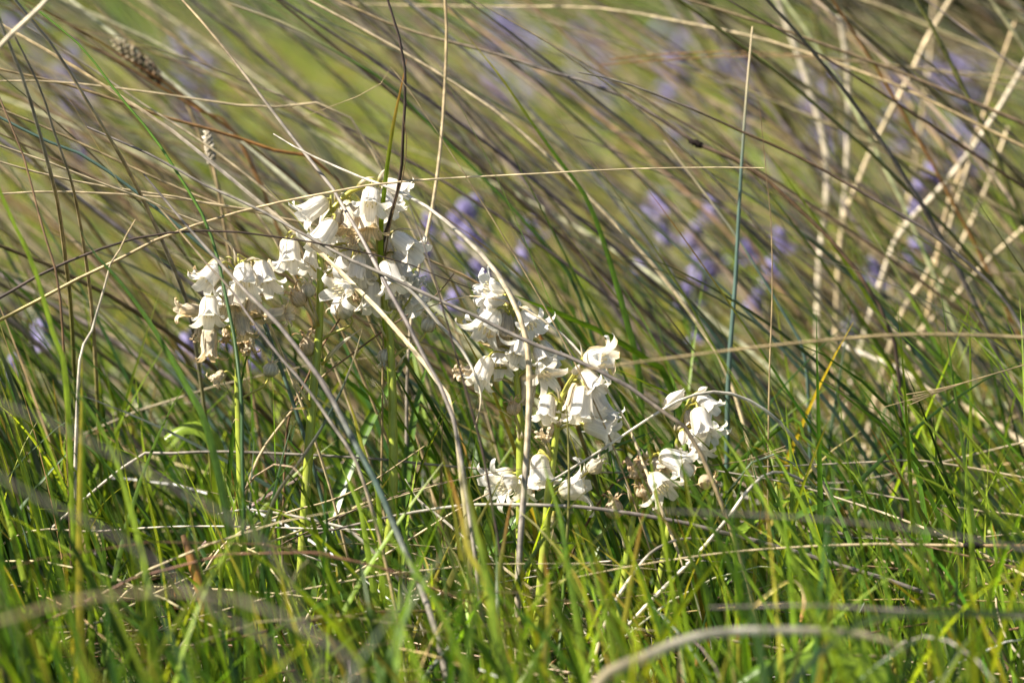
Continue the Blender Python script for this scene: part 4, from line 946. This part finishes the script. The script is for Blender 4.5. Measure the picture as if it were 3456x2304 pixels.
# ------------------------------------------------------------------ blue-violet bluebells behind
def joined_bell():
    V, Q, C = [], [], []
    for j in range(6):
        me = petal_mesh('fresh', 'blue', j % 2, j % 4, 9)
        s = len(V); a = math.pi / 3 * j
        for vt in me.vertices:
            x, y, z = vt.co; V.append((x * math.cos(a) - y * math.sin(a), x * math.sin(a) + y * math.cos(a), z))
        Q += [tuple(s + i for i in p.vertices) for p in me.polygons]
        cc = np.empty(len(me.vertices) * 4, dtype=np.float32); me.attributes['col'].data.foreach_get('color', cc)
        C += cc.reshape(-1, 4)[:, :3].tolist()
    me = make_mesh('flower', V, Q, C, np.array(V) * .02)
    me.materials.append(M_PETAL)
    return me
BELL = joined_bell()
def violet_bluebell(label, group, head, nflower, seed):
    rs = random.Random(seed)
    root = link('violet_bluebell', None)
    root.location = Vector((head.x + rs.uniform(-.02, .02), head.y + rs.uniform(-.02, .02), 0)); root.empty_display_size = .02
    tag(root, label, 'flower', group)
    base = np.array(root.location); top = np.array(head) + np.array((0, 0, .03))
    bend = np.array((rs.uniform(-.02, .02), rs.uniform(-.01, .01), -.004))
    line = [base + (0, 0, -.005), base * .5 + top * .5, top, top + bend]
    tube_part('stem', root, line, .0022, .001, (.10, .17, .03), (.16, .17, .10), M_STEM, 14, ROUND5)
    S = resample(line, 30)
    for i in range(nflower):
        p = S[29 - int(i * 13 / nflower)]
        a = rs.uniform(0, 6.28)
        off = np.array((math.cos(a), math.sin(a), 0)) * rs.uniform(.006, .013)
        B = p + off + np.array((0, 0, .002))
        ax = norm(off / .013 * .5 + np.array((rs.uniform(-.2, .2), rs.uniform(-.2, .2), -.8)))
        fo = link('flower', BELL, None, root)
        fo.location = Vector(B) - root.location
        fo.rotation_mode = 'QUATERNION'; fo.rotation_quaternion = Vector((0, 0, 1)).rotation_difference(Vector(ax))
        L = rs.uniform(.016, .020); fo.scale = (L, L, L)
        tube_part('pedicel', root, [p, p * .4 + B * .6 + np.array((0, 0, .002)), B], .0007, .0006, (.2, .2, .12), (.3, .27, .4), M_STEM, 5, ROUND5)
    return root
near_blue = [(1010, 575, .165), (1075, 625, .16), (1132, 545, .17), (1185, 590, .16), (1490, 525, .17), (1630, 540, .16), (1762, 640, .15), (1602, 700, .145), (1985, 700, .13)]
for i, (x, y, z) in enumerate(near_blue):
    violet_bluebell('violet bluebell among the grass stems just behind the white flowers', 'violet bluebells just behind', head_on_ray(x, y, z), 4, 100 + i)
low = [(62, 822, 2.4), (505, 850, 2.45), (640, 800, 2.5)]
for i, (x, y, d) in enumerate(low):
    violet_bluebell('violet bluebell low in the grass behind the leftmost white flower', 'violet bluebells low at the left', at('F', x, y, d), 3, 200 + i)
far_blue = [(60, 85, .2), (150, 175, .21), (175, 235, .2), (430, 160, .2), (455, 190, .19), (1135, 90, .2), (1150, 130, .2), (1215, 135, .19), (1350, 115, .2), (1385, 150, .21),
            (1545, 120, .21), (1560, 190, .2), (1700, 190, .2), (1880, 245, .21), (1930, 225, .2), (2060, 240, .2), (2175, 205, .21), (2235, 195, .21), (2215, 235, .2),
            (2160, 460, .17), (1180, 75, .19)]
for i, (x, y, z) in enumerate(far_blue):
    violet_bluebell('blurred violet bluebell growing in the meadow far behind the tussocks', 'violet bluebells in the meadow', head_on_ray(x, y, z + random.uniform(-.012, .012)), 9, 300 + i)

# ------------------------------------------------------------------ seed heads, fallen and broad leaves, shrub
def seed_head(name, label, top, bottom, stalk, rmm, cols, seed):
    rs = np.random.default_rng(seed)
    a3, b3 = np.array(top), np.array(bottom)
    foot = np.array(stalk[-1], float)
    root = link(name, None); root.location = Vector((foot[0], foot[1], 0)); root.empty_display_size = .02
    tag(root, label, 'seed head')
    tube_part('stalk', root, [b3 + (a3 - b3) * .3, b3] + [np.array(s, float) for s in stalk], .0009, .0012, K['tan'], K['brown'], M_DRY, 20, ROUND5)
    t = norm(a3 - b3); s0 = norm(np.cross(t, (0, 1, 0))); s1 = np.cross(t, s0); L = np.linalg.norm(a3 - b3)
    n = 46
    for i in range(n):
        f = (i + .5) / n
        g = i * 2.399
        r = rmm * .001 * (.55 + .45 * math.sin(math.pi * min(1, f * .9 + .12))) * rs.uniform(.8, 1.2)
        c = b3 + t * f * L + (s0 * math.cos(g) + s1 * math.sin(g)) * r * .55
        o_ = norm((s0 * math.cos(g) + s1 * math.sin(g)) + t * .7)
        e0 = norm(np.cross(o_, t)); e1 = np.cross(o_, e0)
        V = [c + o_ * r * .9] + [c + (e0 * math.cos(h) + e1 * math.sin(h)) * r * .5 for h in np.arange(4) * math.pi / 2] + [c - o_ * r * .4]
        Fc = [(0, 1, 2), (0, 2, 3), (0, 3, 4), (0, 4, 1), (5, 2, 1), (5, 3, 2), (5, 4, 3), (5, 1, 4)]
        col = np.array(cols[0]) * (1 - f) + np.array(cols[1]) * f
        col = col * rs.uniform(.6, 1.4)
        link('seed_scale', make_mesh('seed_scale', np.array(V) - np.array(root.location), Fc, np.tile(col, (6, 1)), np.array(V)), M_CAPS, root)
    return root
def down(p, dx, dy):
    return [(p[0] + dx * .3, p[1] + dy * .3, p[2] * .6), (p[0] + dx * .7, p[1] + dy * .7, p[2] * .25), (p[0] + dx, p[1] + dy, -.004)]
t3, b3 = at('F', 262, 92, 2.24), at('F', 372, 186, 2.24)
seed_head('seed_head', 'blurred brown knobbly seed head tilted among the upper left stems', t3, b3, [at('F', 440, 262, 2.24)] + down(at('F', 520, 360, 2.24), .08, 0), 4.6, ((.10, .055, .03), (.42, .36, .24)), 5)
t3, b3 = at('F', 476, 298, 2.16), at('F', 486, 376, 2.16)
seed_head('seed_head', 'small pale upright seed head left of the tallest flower head', t3, b3, [at('F', 500, 430, 2.16)] + down(at('F', 540, 540, 2.16), .03, 0), 3.0, ((.52, .46, .36), (.55, .50, .40)), 6)

def leaf_obj(name, label, cat, crop, ps, depth, wmm, colours, roll, fold=1.6, mat=None):
    d = np.linspace(depth[0], depth[1], len(ps))
    P = resample([np.array(at(crop, x, y, dd)) for (x, y), dd in zip(ps, d)], 22)
    if P[-1][2] > .004:
        P = resample(list(P) + [np.array((P[-1][0], P[-1][1], P[-1][2] * .5)), np.array((P[-1][0], P[-1][1], -.004))], 26)
    k = len(P); s = np.linspace(0, 1, k)
    W = wmm * .001 * np.clip(np.sin(np.pi * np.clip(s * .8 + .06, 0, 1)) ** .7, .06, 1)
    base = P[-1].copy()
    prof = np.array([(x, -.12 * math.cos(x * math.pi)) for x in np.linspace(-.5, .5, 7)]) * np.array([1, fold])
    v, q, c, st = sweep((P - base)[None], W[None], prof, False, norm(np.array([[.1, 1, .2]])), np.full((1, k), roll) + .25 * np.sin(s * 5)[None], kcol(colours, k)[None])
    o = link(name, make_mesh(name, v, q, c, st), mat or M_LEAF); o.location = base
    return tag(o, label, cat)
leaf_obj('bluebell_leaf', 'yellow-green leaf with a rotten orange-brown tip in the dark left grass', 'leaf', 'F', pts('420,1228 432,1262 448,1310 470,1380 482,1450 490,1520'), (1.96, 1.95), 8, 'brown>orange>yellow>lime>lime', .3)
leaf_obj('broad_leaf', 'broad glossy green leaf lying at the bottom right edge of the turf', 'leaf', 'F', pts('1700,1572 1760,1535 1830,1520 1900,1524 1970,1545 2040,1572'), (1.80, 1.80), 17, 'green>lime>green', .9)
leaf_obj('broad_leaf', 'dark green strap leaf slanting above the broad glossy leaf', 'leaf', 'A5', pts('1110,1400 1000,1400 900,1430 800,1480 700,1540 600,1600'), (1.86, 1.82), 9, 'dgreen>green>green', .6)
leaf_obj('broad_leaf', 'rounded sunlit leaf behind the base of the leftmost white flower', 'leaf', 'F', pts('380,1010 420,985 460,985 490,1010 500,1050 495,1100'), (2.12, 2.12), 15, 'lime>lime>green', .8)
leaf_obj('withered_leaf', 'arched leaf with a curled papery brown tip in the right turf', 'leaf', 'A5', pts('785,1245 795,1190 805,1120 780,1050 735,1028 680,1050 600,1110 530,1170 470,1225'), (1.92, 1.93), 5.5, 'orange>straw>white>orange>yellow>lime>olive', .5)
leaf_obj('withered_leaf', 'small curled tan dead leaf at the bottom right of the turf', 'leaf', 'A5', pts('225,1490 235,1440 215,1405 185,1392 150,1405'), (1.9, 1.9), 5, 'orange>cream>orange>cream', .6, mat=M_WILT)
leaf_obj('bluebell_leaf', 'yellowing strap leaf bending over near the right edge', 'leaf', 'A5', pts('1962,1020 1880,1030 1780,1055 1680,1085 1600,1120 1480,1170'), (1.9, 1.92), 5, 'yellow>lime>yellow>lime', .4)
leaf_obj('bluebell_leaf', 'lime strap leaf leaning right at the very bottom of the turf', 'leaf', 'A5', pts('1110,1440 1090,1480 1050,1540 1010,1600'), (1.78, 1.76), 9, 'lime>lime>lime', .3)

# dark shrub added to make the shaded grass patch at top right
def shade_shrub(label, x, y, rx, ry, rz, nleaf, seed):
    rs = np.random.default_rng(seed)
    root = link('shade_shrub', None); root.location = (x, y, 0)
    tag(root, label, 'shade_shrub')
    for i in range(7):
        a = rs.uniform(0, 6.28); e = np.array((x + rx * .7 * math.cos(a), y + ry * .7 * math.sin(a), rz * rs.uniform(.5, .9)))
        b0 = np.array((x + rs.uniform(-.1, .1), y + rs.uniform(-.1, .1), -.01))
        tube_part('branch', root, [b0, b0 * .5 + e * .5 + np.array((0, 0, .1)), e], .02, .006, K['brown'], K['dark'], M_DRY, 10, ROUND5)
    n = nleaf
    d = norm(rs.normal(size=(n, 3))); d[:, 2] = np.abs(d[:, 2]) * rs.choice([1, -.3], n)
    rad = rs.uniform(.55, 1.05, n) * (1 + .18 * np.sin(d[:, 0] * 7 + seed) * np.cos(d[:, 2] * 9))
    c = np.stack([d[:, 0] * rx * rad, d[:, 1] * ry * rad, np.maximum(rz * .36 + d[:, 2] * rz * .55 * rad, .02)], axis=1)
    t = norm(rs.normal(size=(n, 3))); s = norm(np.cross(t, rs.normal(size=(n, 3))))
    L = rs.uniform(.02, .045, (n, 1)); W = L * .45
    V = np.stack([c - t * L, c + s * W, c + t * L, c - s * W], axis=1).reshape(-1, 3)
    q = np.arange(n * 4).reshape(n, 4)
    col = palette(n, ['dgreen', 'green', 'brown'], [6, 2, .6])
    o = link('foliage', make_mesh('foliage', V, q, np.repeat(col, 4, axis=0), V, smooth=False), M_LEAF, root)
    o['kind'] = 'stuff'
shade_shrub('dark leafy shrub added for the shaded patch at the top right', 0.95, 5.4, .62, .40, .75, 10000, 1)
